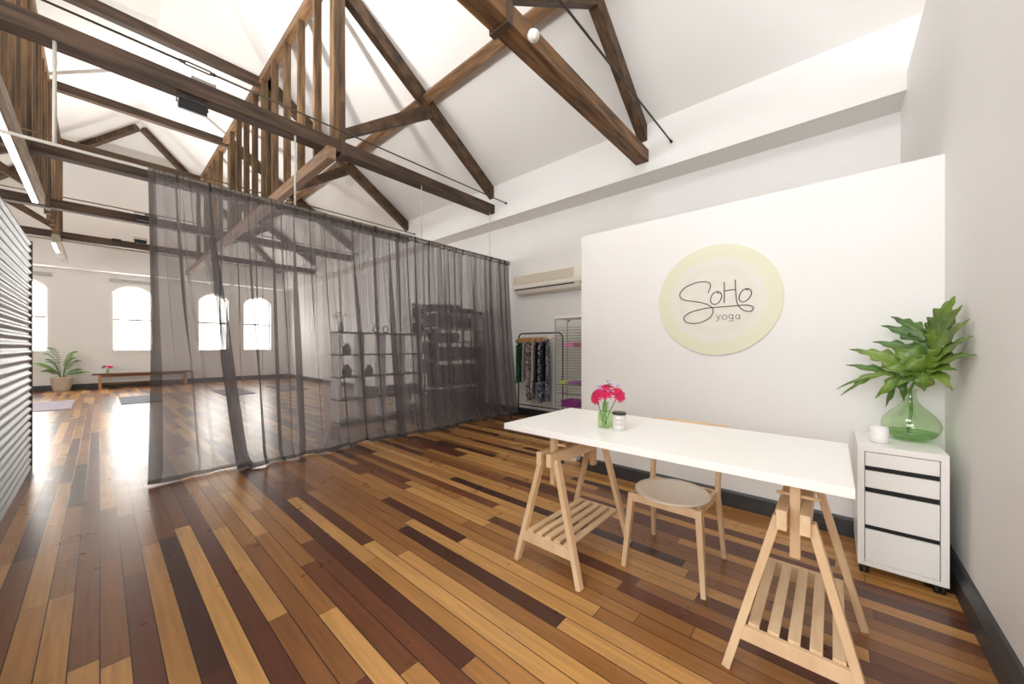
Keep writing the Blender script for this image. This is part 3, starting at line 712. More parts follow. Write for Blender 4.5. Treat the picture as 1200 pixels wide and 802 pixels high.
# the deeply cut leaf spray: each lobe is a curved tapering blade from the leaf centre
leaf_g = mat('leaf_green', (118, 144, 54), 0.42, rgb2=(78, 108, 36), nscale=7, coat=0.15)
leaf_d = mat('leaf_dark_green', (88, 122, 52), 0.45, rgb2=(60, 94, 36), nscale=7, coat=0.15)
leaf_vein = mat('leaf_vein', (160, 184, 90), 0.5)
LOBES = [
    ((3.157, -0.425, 1.355), (3.041, -0.448, 1.474), (2.975, -0.475, 1.57), 0.0902, 0, 4),
    ((3.104, -0.445, 1.363), (2.995, -0.468, 1.459), (2.926, -0.495, 1.527), 0.0475, 0, 3),
    ((3.177, -0.416, 1.269), (2.981, -0.46, 1.376), (2.839, -0.501, 1.45), 0.0665, 0, 3),
    ((3.147, -0.423, 1.236), (2.939, -0.466, 1.32), (2.791, -0.506, 1.371), 0.0475, 0, 3),
    ((3.186, -0.409, 1.204), (2.936, -0.463, 1.26), (2.75, -0.508, 1.28), 0.0494, 0, 3),
    ((3.193, -0.407, 1.19), (3.024, -0.44, 1.205), (2.92, -0.476, 1.201), 0.0475, 0, 2),
    ((3.14, -0.422, 1.185), (3.012, -0.441, 1.153), (2.952, -0.467, 1.098), 0.0456, 0, 2),
    ((3.2, -0.391, 1.172), (3.155, -0.39, 1.123), (3.18, -0.398, 1.071), 0.0760, 0, 2),
    ((3.207, -0.42, 1.364), (3.245, -0.354, 1.444), (3.27, -0.282, 1.502), 0.0570, 1, 4),
    ((3.23, -0.411, 1.347), (3.24, -0.327, 1.408), (3.265, -0.238, 1.45), 0.0551, 1, 3),
    ((3.195, -0.424, 1.382), (3.173, -0.431, 1.432), (3.176, -0.441, 1.482), 0.0589, 1, 2),
    ((3.235, -0.388, 1.277), (3.225, -0.295, 1.323), (3.25, -0.199, 1.349), 0.0522, 1, 3),
    ((3.22, -0.386, 1.166), (3.195, -0.245, 1.251), (3.22, -0.095, 1.3), 0.0741, 0, 5),
    ((3.225, -0.251, 1.16), (3.205, -0.161, 1.187), (3.23, -0.068, 1.199), 0.0342, 1, 2),
    ((3.215, -0.288, 1.157), (3.185, -0.158, 1.128), (3.21, -0.021, 1.042), 0.0285, 0, 3),
    ((3.215, -0.211, 1.14), (3.185, -0.127, 1.088), (3.21, -0.041, 1.003), 0.0228, 0, 3),
    ((3.21, -0.307, 1.154), (3.175, -0.253, 1.077), (3.2, -0.202, 1.004), 0.0437, 0, 2),
    ((3.22, -0.289, 1.121), (3.195, -0.266, 1.033), (3.22, -0.247, 0.95), 0.0285, 1, 2),
    ((3.225, -0.32, 1.122), (3.205, -0.32, 1.06), (3.23, -0.324, 0.994), 0.0361, 1, 2),
    ((3.2, -0.36, 1.162), (3.155, -0.313, 1.111), (3.18, -0.271, 1.061), 0.0285, 0, 1),
    ((3.215, -0.404, 1.185), (3.185, -0.344, 1.258), (3.21, -0.288, 1.303), 0.0950, 0, 3),
    ((3.218, -0.41, 1.198), (3.215, -0.392, 1.287), (3.24, -0.377, 1.366), 0.0902, 1, 3),
    ((3.209, -0.406, 1.198), (3.119, -0.421, 1.254), (3.084, -0.442, 1.313), 0.0808, 0, 2),
    ((3.205, -0.391, 1.163), (3.165, -0.305, 1.186), (3.19, -0.223, 1.192), 0.0570, 0, 3),
    ((3.205, -0.402, 1.176), (3.165, -0.362, 1.214), (3.19, -0.329, 1.232), 0.0808, 0, 2),
    ((3.162, -0.425, 1.304), (3.111, -0.432, 1.37), (3.104, -0.445, 1.429), 0.0665, 0, 3),
]
HUB = (3.22, -0.404, 1.18)

def lobe_mesh(mb, p0, p1, p2, w, n, nrm):
    p0 = Vector(p0); p1 = Vector(p1)*2 - (Vector(p0)+Vector(p2))*0.5; p2 = Vector(p2)
    NT = 6*n+6; vs = []
    for i in range(NT+1):
        u = i/NT; c = p0*(1-u)**2 + p1*2*u*(1-u) + p2*u*u
        d = (p1-p0)*(1-u) + (p2-p1)*u; d.normalize(); sd = d.cross(nrm).normalized()
        env = (0.34+0.66*math.sin(PI*min(1, u*1.15+0.12))) if u < 0.76 else (0.34+0.66*math.sin(PI*min(1, .76*1.15+0.12)))*((1-u)/0.24)**0.75
        ph = (u*n*1.05) % 1.0
        ser = (1.0 + 0.34*((ph if ph < 0.72 else (1-ph)/0.28*0.72)-0.36)/0.36) if u < 0.93 else 1.0
        ph2 = (u*n*1.05+0.4) % 1.0
        ser2 = (1.0 + 0.34*((ph2 if ph2 < 0.72 else (1-ph2)/0.28*0.72)-0.36)/0.36) if u < 0.93 else 1.0
        sh = d*(w*0.18*u)
        vs += [c + sd*(w*0.5*env*ser) + sh + nrm*(0.006*env), c + sd*(w*0.25*env) + nrm*0.001, c - nrm*0.004, c - sd*(w*0.25*env) + nrm*0.001, c - sd*(w*0.5*env*ser2) + sh + nrm*(0.006*env)]
    fs = [(i*5+k, i*5+k+1, (i+1)*5+k+1, (i+1)*5+k) for i in range(NT) for k in range(4)]
    mb.add(vs, fs, True)
    return [vs[i*5+2] for i in range(NT+1)]
LF = thing('philodendron_leaf', (VX, VY, 0.77), 'large deeply cut green leaf spray standing in the glass vase', 'leaf spray')
nrm = Vector((-0.80, 0.42, 0.42)).normalized()
mbs = [MB(), MB()]; mv = MB()
for p0, p1, p2, w, m_, n in LOBES:
    sp = lobe_mesh(mbs[m_], p0, p1, p2, w*1.35, n, nrm)
    mv.tube([q + nrm*0.0055*0 + nrm*0.0 - nrm*0.003 for q in sp[:-2]], [0.0016*(1-0.7*i/len(sp)) for i in range(len(sp)-2)], 5)
    mv.tube([q + nrm*0.0005 for q in sp[:-2]], [0.0016*(1-0.7*i/len(sp)) for i in range(len(sp)-2)], 5)
mbs[0].build('leaf_blade', leaf_g, LF, solid=0.001, auto=False)
o = mbs[1].build('leaf_blade', leaf_d, LF, solid=0.001, auto=False); o['label'] = 'darker rear leaf blade'
mv.build('leaf_vein', leaf_vein, LF)
hub = Vector(HUB)
for p0, p1, p2, w, m_, n in LOBES[:0]: pass
st = [Vector((VX+0.01, VY+0.01, 0.775)), Vector((VX+0.002, VY-0.003, 0.92)), Vector((VX, VY, 1.06)), hub*0.5+Vector((VX, VY, 1.09))*0.5, hub]
MB().tube(st, [0.0085, 0.0085, 0.0075, 0.006, 0.004], 10).build('leaf_stalk', stem_green, LF)
mh = MB()
for p0, p1, p2, w, m_, n in LOBES: mh.tube([hub, (hub+Vector(p0))/2 - nrm*0.01, Vector(p0)], [0.003, 0.0025, 0.002], 5)
mh.build('leaf_rib', leaf_g, LF)


# ================================================================== SIGN
STROKES = [
    [(0.8015, 1.7794), (0.7843, 1.8253), (0.7892, 1.8625), (0.8225, 1.8787), (0.8792, 1.8813), (0.9372, 1.8671), (0.9967, 1.8383), (1.029, 1.7945), (1.0236, 1.7582), (0.99, 1.7354), (0.9307, 1.7205), (0.8538, 1.7018), (0.7916, 1.6723), (0.7648, 1.6405), (0.7648, 1.6066), (0.7916, 1.5647), (0.8476, 1.5346), (0.9113, 1.5235), (0.9701, 1.5359), (0.9954, 1.564), (0.986, 1.5947), (0.9438, 1.6218), (0.8792, 1.64), (0.8039, 1.6513), (0.7072, 1.6539), (0.6031, 1.6555), (0.5253, 1.6561), (0.4841, 1.6428), (0.4756, 1.6231), (0.4927, 1.6052), (0.5274, 1.6087), (0.5605, 1.6316), (0.585, 1.6737), (0.5952, 1.7462), (0.5997, 1.868)],
    [(0.737, 1.7852), (0.7648, 1.769), (0.7818, 1.7259), (0.7721, 1.6884), (0.743, 1.6794), (0.7143, 1.6999), (0.6978, 1.7426), (0.7096, 1.7771), (0.7334, 1.7848), (0.7191, 1.7646)],
    [(0.679, 1.8578), (0.679, 1.6851)],
    [(0.679, 1.7834), (0.6396, 1.7886), (0.5974, 1.7882)],
    [(0.5274, 1.7886), (0.5561, 1.7683), (0.5727, 1.7246), (0.5649, 1.6915), (0.5384, 1.6841), (0.5057, 1.707), (0.4873, 1.7449), (0.497, 1.779), (0.5231, 1.7881), (0.5122, 1.7742)],
]

SG = thing('wall_sign', (3.452, 0.747, 1.252), 'round pale yellow sign reading SoHo yoga on the white wall above the table', 'sign')
SY, SZ, SR_ = 0.747, 1.717, 0.468
disc = MB().prism([(SY+SR_*math.cos(2*PI*k/96), SZ+SR_*math.sin(2*PI*k/96)) for k in range(96)], 'x', 3.448, 3.4595)
disc.build('disc', mat('sign_pale_yellow', (226, 224, 198), 0.5), SG)
ros = MB()
for q, (rad, npet, off) in enumerate(((0.345, 22, 0.0), (0.285, 18, .5), (0.225, 14, 0), (0.165, 10, .5), (0.105, 8, 0))):
    pts = []
    for k in range(npet*10):
        th = 2*PI*(k+off*10)/(npet*10); f = abs(((k/10) % 1)-0.5)*2
        rr_ = rad*(1+0.065*(1-f**2.2)) if q % 2 == 0 else rad*(1+0.08*(1-f**1.6))
        pts.append((SY+rr_*math.cos(th), SZ+rr_*math.sin(th)))
    xq = 3.4477-0.0004*q
    ros = MB().prism(pts, 'x', xq, xq+0.0003)
    o = ros.build('mandala', mat('sign_mandala_a', (228, 224, 213), 0.5) if q % 2 == 0 else mat('sign_mandala_b', (226, 221, 208), 0.5), SG)
ink = mat('sign_ink', (74, 62, 60), 0.5)
def smooth_line(pts, n=6):
    out = []; P_ = [Vector((3.4445, a, b)) for a, b in pts]
    for i in range(len(P_)-1):
        a, b, c, d = P_[max(i-1, 0)], P_[i], P_[i+1], P_[min(i+2, len(P_)-1)]
        for k in range(n):
            u = k/n; out.append(0.5*((2*b)+(c-a)*u+(2*a-5*b+4*c-d)*u*u+(3*b-a-3*c+d)*u**3))
    out.append(P_[-1]); return out
lt = MB()
for st_ in STROKES: lt.tube(smooth_line(st_), 0.0036, 8)
lt.build('lettering_soho', ink, SG)
YOGA = [
    [(0.7382, 1.5875), (0.7227, 1.5531)],
    [(0.7072, 1.5897), (0.7227, 1.5531), (0.7298, 1.5387), (0.7406, 1.5351)],
    [(0.6592, 1.5657), (0.6598, 1.561), (0.6615, 1.5566), (0.6643, 1.5529), (0.6679, 1.5501), (0.6721, 1.5485), (0.6766, 1.5481), (0.6812, 1.549), (0.6854, 1.551), (0.6891, 1.5542), (0.6919, 1.5582), (0.6936, 1.5628), (0.6942, 1.5676), (0.6936, 1.5724), (0.6919, 1.5768), (0.6891, 1.5805), (0.6854, 1.5833), (0.6812, 1.5849), (0.6766, 1.5853), (0.6721, 1.5844), (0.6679, 1.5823), (0.6643, 1.5791), (0.6615, 1.5751), (0.6598, 1.5706), (0.6592, 1.5657)],
    [(0.6167, 1.5674), (0.6172, 1.563), (0.6187, 1.559), (0.621, 1.5556), (0.6241, 1.553), (0.6277, 1.5515), (0.6315, 1.5511), (0.6354, 1.5519), (0.639, 1.5538), (0.6421, 1.5567), (0.6445, 1.5603), (0.646, 1.5645), (0.6465, 1.569), (0.646, 1.5734), (0.6445, 1.5775), (0.6421, 1.5809), (0.639, 1.5834), (0.6354, 1.5849), (0.6315, 1.5853), (0.6277, 1.5845), (0.6241, 1.5826), (0.621, 1.5797), (0.6187, 1.576), (0.6172, 1.5718), (0.6167, 1.5674)],
    [(0.6167, 1.5857), (0.6167, 1.5451), (0.6167, 1.5425), (0.6175, 1.5383), (0.6197, 1.5347), (0.6233, 1.5319), (0.6277, 1.5303), (0.6325, 1.5301), (0.6372, 1.5313), (0.6414, 1.5338), (0.6445, 1.5373)],
    [(0.5683, 1.5647), (0.5688, 1.5604), (0.5702, 1.5564), (0.5725, 1.553), (0.5755, 1.5505), (0.579, 1.549), (0.5828, 1.5486), (0.5866, 1.5494), (0.5901, 1.5513), (0.5931, 1.5541), (0.5955, 1.5577), (0.5969, 1.5619), (0.5974, 1.5663), (0.5969, 1.5707), (0.5955, 1.5747), (0.5931, 1.5781), (0.5901, 1.5806), (0.5866, 1.5821), (0.5828, 1.5824), (0.579, 1.5816), (0.5755, 1.5797), (0.5725, 1.5769), (0.5702, 1.5733), (0.5688, 1.5691), (0.5683, 1.5647)],
    [(0.5683, 1.5829), (0.5683, 1.5453)],
]
lt = MB()
for st_ in YOGA: lt.tube([Vector((3.4445, a, b)) for a, b in st_], 0.0024, 6)
lt.build('lettering_yoga', mat('sign_ink_grey', (112, 104, 100), 0.5), SG)


# ================================================================== AIR CONDITIONER, RACK, DISPLAY CASE
A = thing('air_conditioner', (5.30, 3.8, 2.28), 'cream split air conditioner high on the wall right of the curtain', 'air conditioner')
cream = mat('cream_plastic', (242, 235, 222), 0.3)
cream2 = mat('cream_grille', (212, 202, 182), 0.5)
y0a, y1a = 2.95, 4.55
MB().prism([(5.418, 2.68), (5.24, 2.67), (5.20, 2.64), (5.19, 2.47), (5.20, 2.40), (5.24, 2.335), (5.30, 2.30), (5.418, 2.295)], 'y', y0a, y1a).build('casing', cream, A, bevel=0.012)
MB().prism([(5.1895, 2.635), (5.1965, 2.64), (5.1865, 2.48), (5.180, 2.48)], 'y', 3.22, y1a-0.02).build('intake_grille', cream2, A)
MB().prism([(5.176, 2.47), (5.19, 2.47), (5.2, 2.405), (5.188, 2.405)], 'y', y0a+0.02, y1a-0.015).build('front_strip', cream, A)
MB().box(5.196, 5.215, 3.22, y1a-0.03, 2.378, 2.393).build('outlet_slot', black_plastic, A)
MB().prism([(5.205, 2.372), (5.215, 2.372), (5.255, 2.318), (5.245, 2.315)], 'y', 3.22, y1a-0.03).build('louvre', cream, A)
MB().box(5.19, 5.2, 3.06, 3.085, 2.36, 2.385).build('sensor_eye', black_plastic, A)

RX = 5.17
RK = thing('clothes_rack', (RX, 3.91, 0), 'black metal clothes rack standing in the nook beside the curtain', 'clothes rack')
ya, yb = 4.40, 3.42
rp = [(RX, ya, 0.08)]
rp += [(RX, ya, 1.45)] + [(RX, ya-0.10+0.10*math.cos(q*PI/12), 1.46+0.10*math.sin(q*PI/12)) for q in range(0, 7)]
rp += [(RX, yb+0.10+0.10*math.cos(PI/2+q*PI/12), 1.46+0.10*math.sin(PI/2+q*PI/12)) for q in range(0, 7)] + [(RX, yb, 0.08)]
MB().tube(rp, 0.0125, 10).build('rail_frame', black_metal, RK)
MB().tube([(RX, ya, 0.16), (RX, yb, 0.16)], 0.010).tube([(RX, ya, 0.25), (RX, yb, 0.25)], 0.010).build('bottom_rail', black_metal, RK)
for y in (ya, yb):
    MB().tube([(RX-0.22, y, 0.012), (RX-0.21, y, 0.06), (RX-0.17, y, 0.09), (RX+0.17, y, 0.09), (RX+0.21, y, 0.06), (RX+0.22, y, 0.012)], 0.012, 8).build('foot', black_metal, RK)
hang_wood = mat('hanger_wood', (212, 164, 96), 0.4)
hang_white = mat('hanger_white', (232, 226, 216), 0.4)
def make_hanger(m):
    H_ = thing('clothes_hanger', (0, 0, 0), '', 'hanger', 'hangers on the black rack')
    zr = 1.5735
    hk = [(0, 0, 1.475), (0, 0, 1.53)] + [(0.016*math.sin(q)-0.0, 0, 1.5575-0.016*math.cos(q)) for q in [0.3+k*(4.3/10) for k in range(11)]]
    MB().tube(hk, 0.0022, 6).build('hook', steel, H_)
    MB().bar((-0.20, 0, 1.415), (0, 0, 1.475), 0.012, 0.03, w2=0.013, h2=0.036).bar((0.20, 0, 1.415), (0, 0, 1.475), 0.012, 0.03, w2=0.013, h2=0.036).build('shoulders', m, H_)
    MB().tube([(-0.185, 0, 1.41), (0.185, 0, 1.41)], 0.005, 6).build('trouser_bar', m, H_)
    return H_
hs = make_hanger(hang_wood); hp = []
HY = [4.17, 4.10, 4.03, 3.97, 3.91, 3.85, 3.79, 3.73, 3.67, 3.60]
HL = ['bare-ended wooden hanger carrying the green leafy top', 'wooden hanger carrying the grey hem top', 'wooden hanger between grey top and marbled dress',
      'wooden hanger carrying the black and white marbled dress', 'wooden hanger just right of the marbled dress', 'wooden hanger carrying the pale pink top', 'wooden hanger carrying the black top',
      'wooden hanger just left of the navy dress', 'wooden hanger carrying the navy patterned dress', 'wooden hanger carrying the beige top, last wooden one on the right']
for i, y in enumerate(HY):
    h = hs if i == 0 else copy_tree(hs)
    h.location = (RX, y*1.0487, 0); h.rotation_euler = (0, 0, 0.30+0.05*math.sin(3*i)); h['label'] = HL[i]
hw = make_hanger(hang_white)
for k, y in enumerate((3.44, 3.36)):
    h = hw if k == 0 else copy_tree(hw)
    h.location = (RX, y*1.0487, 0); h.rotation_euler = (0, 0, 0.28+0.06*k)
    h['label'] = ('empty white hanger next to the garments, seen through the case glass', 'empty white hanger at the right end of the black rack')[k]
def garment(name, label, cat, y, z_bot, m, w=0.34, flare=1.1, depth=0.05, sleeves=False, rot=0.3):
    mb = MB(); NR = 28; lv = []
    zt = 1.405
    for j in range(13):
        f = j/12; z = zt - (zt-z_bot)*f
        if f < 0.06: ww = w*(0.55+0.45*f/0.06)
        else: ww = w*(1 + (flare-1)*f) - 0.05*w*math.sin(PI*min(1, f*2.2))*(f < .45)
        dd = depth*(0.75+0.5*f)
        lv.append((ww, dd, z, f))
    vs = []; fs = []
    for ww, dd, z, f in lv:
        for k in range(NR):
            th = 2*PI*k/NR
            r = 1+0.16*f*math.sin(5*th+y*9)+0.08*f*math.sin(9*th+y*31)
            xx = ww/2*math.cos(th); yy = dd/2*math.sin(th)*r
            vs.append((xx, yy, z + (0.04*math.cos(th)**2 if False else 0) - (0.05*abs(math.cos(th)) if f < 0.05 else 0)))
    for a in range(len(lv)-1):
        for k in range(NR): fs.append((a*NR+k, a*NR+(k+1) % NR, (a+1)*NR+(k+1) % NR, (a+1)*NR+k))
    fs += [tuple(range(NR))]
    mb.add(vs, fs, True)
    for sg in (-1, 1):
        mb.bar((sg*w*0.30, 0, 1.455), (sg*w*0.28, 0, zt-0.03), 0.02, 0.04, up=(0, 1, 0))
    o = mb.build(name, m, origin=(0, 0, 0))
    o.location = (RX, y*1.0487, 0); o.rotation_euler = (0, 0, rot)
    return tag(o, label, cat, 'garments on the black rack')
leafy = print_material('leafy_green_print', (14, 40, 34), (24, 84, 62), (70, 150, 110), 24)
marble_p = print_material('grey_marbled_print', (60, 56, 60), (150, 144, 146), (226, 220, 218), 14, 2.5, (1, 1, .6))
navy_p = print_material('navy_white_print', (28, 38, 84), (40, 52, 100), (218, 222, 232), 22, 2.0)
navy_q = print_material('navy_small_print', (40, 46, 70), (90, 92, 106), (196, 196, 200), 40, 1.0)
garment('tank_top', 'green leafy print top, first garment at the left of the rack', 'top', 4.165, 0.66, leafy, 0.36, 0.98)
garment('tank_top', 'grey top with black hem between the green top and the marbled dress', 'top', 4.035, 0.70, mat('grey_cloth', (172, 160, 156), 0.85), 0.30)
garment('dress', 'long black and white marbled dress in the middle of the rack', 'dress', 3.935, 0.36, marble_p, 0.38, 1.0, 0.06)
garment('tank_top', 'pale pink top right of the marbled dress', 'top', 3.83, 0.72, mat('pale_pink_cloth', (206, 186, 180), 0.85), 0.30)
garment('leggings', 'mottled grey leggings hanging low behind the pale pink top', 'leggings', 3.875, 0.40, print_material('mottled_grey', (96, 90, 88), (150, 142, 138), (220, 214, 208), 18), 0.20, 0.9)
garment('tank_top', 'plain black top between pale pink top and navy dress', 'top', 3.76, 0.70, mat('black_cloth', (26, 25, 27), 0.85), 0.30)
garment('dress', 'long navy and white patterned dress near the right end of the rack', 'dress', 3.685, 0.34, navy_p, 0.36, 1.0, 0.06)
garment('singlet', 'black singlet with wide neck just right of the navy dress', 'top', 3.615, 0.72, mat('black_cloth', (26, 25, 27), 0.85), 0.30)
garment('leggings', 'navy small-print leggings, last garment at the right of the rack', 'leggings', 3.555, 0.36, navy_q, 0.20, 0.9)

SP_ = MB()
for k in range(24): SP_.box(5.388, 5.40, 2.3, 3.70, 0.51+0.048*k, 0.544+0.048*k)
PN = thing('slatted_panel', (5.41, 3.0, 0.50), 'white slatted wall panel behind the glass display case', 'wall panel')
SP_.build('slats', mat('slat_panel_white', (232, 229, 222), 0.6), PN)
MB().box(5.40, 5.419, 2.3, 3.70, 0.50, 1.66).build('backing', mat('slat_backing', (178, 172, 164), 0.7), PN)
K = thing('display_case', (4.76, 2.75, 0), 'tall glass display case with white top behind the sign wall edge', 'display case')
kx0, kx1, ky0, ky1 = 4.58, 4.92, 2.33, 3.17
MB().box(kx0-0.01, kx1+0.01, ky0, ky1+0.01, 1.745, 1.785).build('top', white_lam, K)
MB().box(kx0-0.01, kx1+0.01, ky0, ky1+0.01, 0.0, 0.10).build('base', white_lam, K)
cg = thin_glass('case_glass', (254, 255, 254))
MB().box(kx0, kx0+0.005, ky0, ky1, 0.10, 1.745).build('front_glass', cg, K)
MB().box(kx1-0.005, kx1, ky0, ky1, 0.10, 1.745).build('back_glass', cg, K)
MB().box(kx0+0.006, kx1-0.006, ky1-0.005, ky1, 0.10, 1.745).build('side_glass', cg, K)
for z in (0.41, 0.75, 1.305): MB().box(kx0+0.007, kx1-0.01, ky0+0.01, ky1-0.007, z, z+0.006).build('glass_shelf', cg, K)
MB().box(kx0+0.006, kx0+0.03, 2.92, 2.945, 1.69, 1.715).build('lock', steel, K)
for x in (kx0, kx1-0.008):
    for y in (ky1-0.006, ky0+0.006): MB().box(x, x+0.008, y-0.006, y+0.006, 0.10, 1.745).build('edge_strip', mat('case_edge', (150, 160, 152), 0.3), K)
def folded(loc, sx, sy, h, m, name, label, layers=3):
    mb = MB()
    for k in range(layers):
        zz = loc[2]+h*k/layers
        def fn(u, v, zz=zz):
            th = 2*PI*u; return None
        n = 10; hh = h/layers*0.96
        prof = [(sy/2*0.96*math.copysign(abs(math.cos(2*PI*q/16))**0.35, math.cos(2*PI*q/16)), zz+hh/2+hh/2*math.copysign(abs(math.sin(2*PI*q/16))**0.6, math.sin(2*PI*q/16))) for q in range(16)]
        mb.prism([(loc[1]+p[0], p[1]) for p in prof], 'x', loc[0]-sx/2+0.006*(k % 2), loc[0]+sx/2-0.005*((k+1) % 2))
    return tag(mb.build(name, m), label, 'folded clothing' if name != 'folded_blanket' else 'blanket')
folded((4.75, 2.96, 1.312), 0.22, 0.18, 0.07, mat('pink_knit', (222, 140, 186), 0.9), 'folded_garment', 'pink and coral folded garment on the top case shelf')
folded((4.75, 3.08, 0.757), 0.20, 0.12, 0.045, mat('lime_knit', (204, 208, 120), 0.9), 'folded_garment', 'lime folded garment on the middle case shelf')
folded((4.75, 2.93, 0.757), 0.20, 0.14, 0.045, mat('mauve_knit', (176, 122, 178), 0.9), 'folded_garment', 'mauve folded garment beside the lime one in the case')
folded((4.75, 2.95, 0.417), 0.26, 0.30, 0.10, mat('purple_knit', (140, 56, 132), 0.9), 'folded_garment', 'purple folded garment low in the glass case')
tag(MB().box(3.62, 3.80, 2.22, 2.46, 0, 0.10).box(3.615, 3.80, 2.26, 2.42, 0.1, 0.103).build('carton', mat('carton_white', (226, 222, 216), 0.6)), 'small white carton on the floor past the sign wall end', 'box')

# ================================================================== LIGHT FITTINGS ON THE TRUSSES
def flood(loc, label, down=True, w=0.22):
    x, y, z = loc
    F_ = thing('floodlight', loc, label, 'floodlight', 'floodlights on the roof trusses')
    MB().prism([(-0.05+y, z-0.09), (0.05+y, z-0.05), (0.05+y, z+0.02), (-0.05+y, z+0.02)], 'x', x-w/2, x+w/2).build('housing', black_plastic, F_, bevel=0.006)
    MB().prism([(-0.048+y, z-0.0945), (0.052+y, z-0.0545), (0.050+y, z-0.051), (-0.05+y, z-0.091)], 'x', x-w/2+0.015, x+w/2-0.015).build('lens', mat('flood_lens', (214, 218, 232), 0.2), F_)
    MB().tube([(x-w/2-0.012, y, z-0.02), (x-w/2-0.012, y, z+0.06), (x+w/2+0.012, y, z+0.06), (x+w/2+0.012, y, z-0.02)], 0.007, 6).build('bracket', black_metal, F_)
flood((0.63, 4.93, 3.80), 'black floodlight with pale lens under the truss over the curtain')
def uplight(loc, label, power):
    x, y, z = loc
    F_ = thing('uplight', loc, label, 'uplight', 'uplights on the roof beams')
    MB().box(x-0.10, x+0.10, y-0.05, y+0.05, z+0.02, z+0.07).tube([(x, y, z), (x, y, z+0.02)], 0.02).build('housing', steel, F_, bevel=0.005)
    MB().box(x-0.085, x+0.085, y-0.04, y+0.04, z+0.0705, z+0.076).build('lens', mat('uplight_lens', (250, 248, 240), 0.3, emit=(255, 250, 240), estr=3.0), F_)
    l = bpy.data.lights.new('uplight_beam', 'AREA'); l.shape = 'RECTANGLE'; l.size = 0.16; l.size_y = 0.08; l.energy = power; l.color = (1, 0.97, 0.93)
    o = bpy.data.objects.new('uplight_beam', l); COL.objects.link(o); o.parent = F_; o.location = (0, 0, 0.08); o.rotation_euler = (PI, 0, 0)
uplight((0.72, 4.97, 4.035), 'small pale uplight on top of the roof beam over the curtain', 120)
uplight((0.72, 10.79, 4.035), 'added pale uplight on top of the farther roof beam', 90)  # added lamp to lift the far ceiling; no fitting known on this beam
flood((0.58, 10.63, 3.99), 'black floodlight box on the truss just left of the curtain edge')
flood((0.70, 13.55, 4.09), 'small black floodlight on the farthest truss beam')
tag(MB().box(0.20, 0.36, 13.58, 13.609, 3.99, 4.05).build('junction_box', black_plastic), 'flat dark junction box left of the farthest floodlight', 'junction box')
SE = thing('emergency_light', (2.36, 1.85, 3.87), 'small white emergency light fitting on the nearest warm truss beam', 'light')
MB().tube([(2.36, 1.899, 3.90), (2.36, 1.86, 3.89), (2.345, 1.83, 3.86), (2.335, 1.815, 3.835)], [0.022, 0.045, 0.048, 0.036], 20).build('body', white_satin, SE)
MB().ball((2.335, 1.812, 3.832), 0.026, 8).build('lens', mat('clear_lens', (214, 210, 200), 0.15), SE)
tag(MB().box(-2.0, -0.95, YF-0.07, YF-0.001, 3.43, 3.53).build('roller_blind', mat('grey_blind', (176, 176, 172), 0.6)), 'grey blind box over the window beside the corrugated wall', 'blind', 'blind boxes over the far windows')
tag(MB().box(0.20, 1.24, YF-0.07, YF-0.001, 3.43, 3.53).build('roller_blind', mat('grey_blind', (176, 176, 172), 0.6)), 'grey blind box over the far window above the bench', 'blind', 'blind boxes over the far windows')

# ================================================================== FAR END OF THE ROOM
PX, PY = -0.75, 17.18
P_ = thing('potted_palm', (PX, PY, 0), 'green palm in a round beige pot by the far window wall', 'potted plant')
MB().lathe([(.15, 0), (.165, .02), (.20, .20), (.215, .36), (.225, .38), (.225, .42), (.205, .42), (.195, .38)], (PX, PY, 0)).build('pot', mat('beige_pot', (196, 184, 164), 0.7, noise=.1, nscale=12), P_)
MB().lathe([(.0001, .385), (.196, .38)], (PX, PY, 0), 24).build('soil', mat('soil', (60, 46, 34), 0.9), P_)
r = random.Random(5); pm = mat('palm_green', (96, 136, 62), 0.5, rgb2=(60, 100, 44), nscale=5)
pm2 = mat('palm_lime', (150, 184, 72), 0.5, rgb2=(100, 140, 56), nscale=5)
for k in range(17):
    th = (0.0 if k % 2 else PI) + r.uniform(-1.0, 1.0); reach = r.uniform(0.16, 0.50); top = r.uniform(0.55, 1.0) - 0.40*(reach > .38)
    d = Vector((math.cos(th), math.sin(th)*0.5, 0)); base = Vector((PX, PY, 0.38)) + d*0.03
    cv = []
    for i in range(15):
        u = i/14; cv.append(base + d*(reach*u**1.4) + Vector((0, 0, top*(1.35*u-0.42*u**3.0))))
    mb = MB().tube(cv, [0.007*(1-0.8*i/14) for i in range(15)], 5)
    for i in range(5, 15):
        for sg in (-1, 1):
            tg = (cv[i]-cv[i-1]).normalized(); sd = tg.cross(Vector((0, 0, 1))).normalized()*sg
            ln = 0.20*(1-0.55*abs(i-9)/8); e = cv[i] + sd*ln*0.75 + tg*ln*0.6 - Vector((0, 0, ln*0.45)); mid = (cv[i]+e)/2 + Vector((0, 0, ln*.12)); w = tg*0.013
            mb.add([cv[i]-w*.4, cv[i]+w*.4, mid+w, e, mid-w], [(0, 1, 2, 4), (4, 2, 3)], True)
    mb.build('frond', pm2 if k % 3 == 0 else pm, P_, auto=False)
B = thing('bench', (1.0, 17.2, 0), 'long low wooden bench against the far window wall', 'bench')
MB().box(-0.17, 2.2, 17.02, 17.36, 0.435, 0.475).build('bench_top', bench_wood, B, bevel=0.006)
for x in (0.0, 2.0):
    for y in (17.07, 17.31): MB().box(x-0.035, x+0.035, y-0.03, y+0.03, 0, 0.435).build('leg', mat('bench_leg_wood', (176, 132, 88), 0.5), B)
MB().box(0.0, 2.0, 17.17, 17.21, 0.12, 0.17).build('stretcher', bench_wood, B)
for y in (17.07, 17.31): MB().box(0.0, 2.0, y-0.012, y+0.012, 0.37, 0.434).build('apron', bench_wood, B)
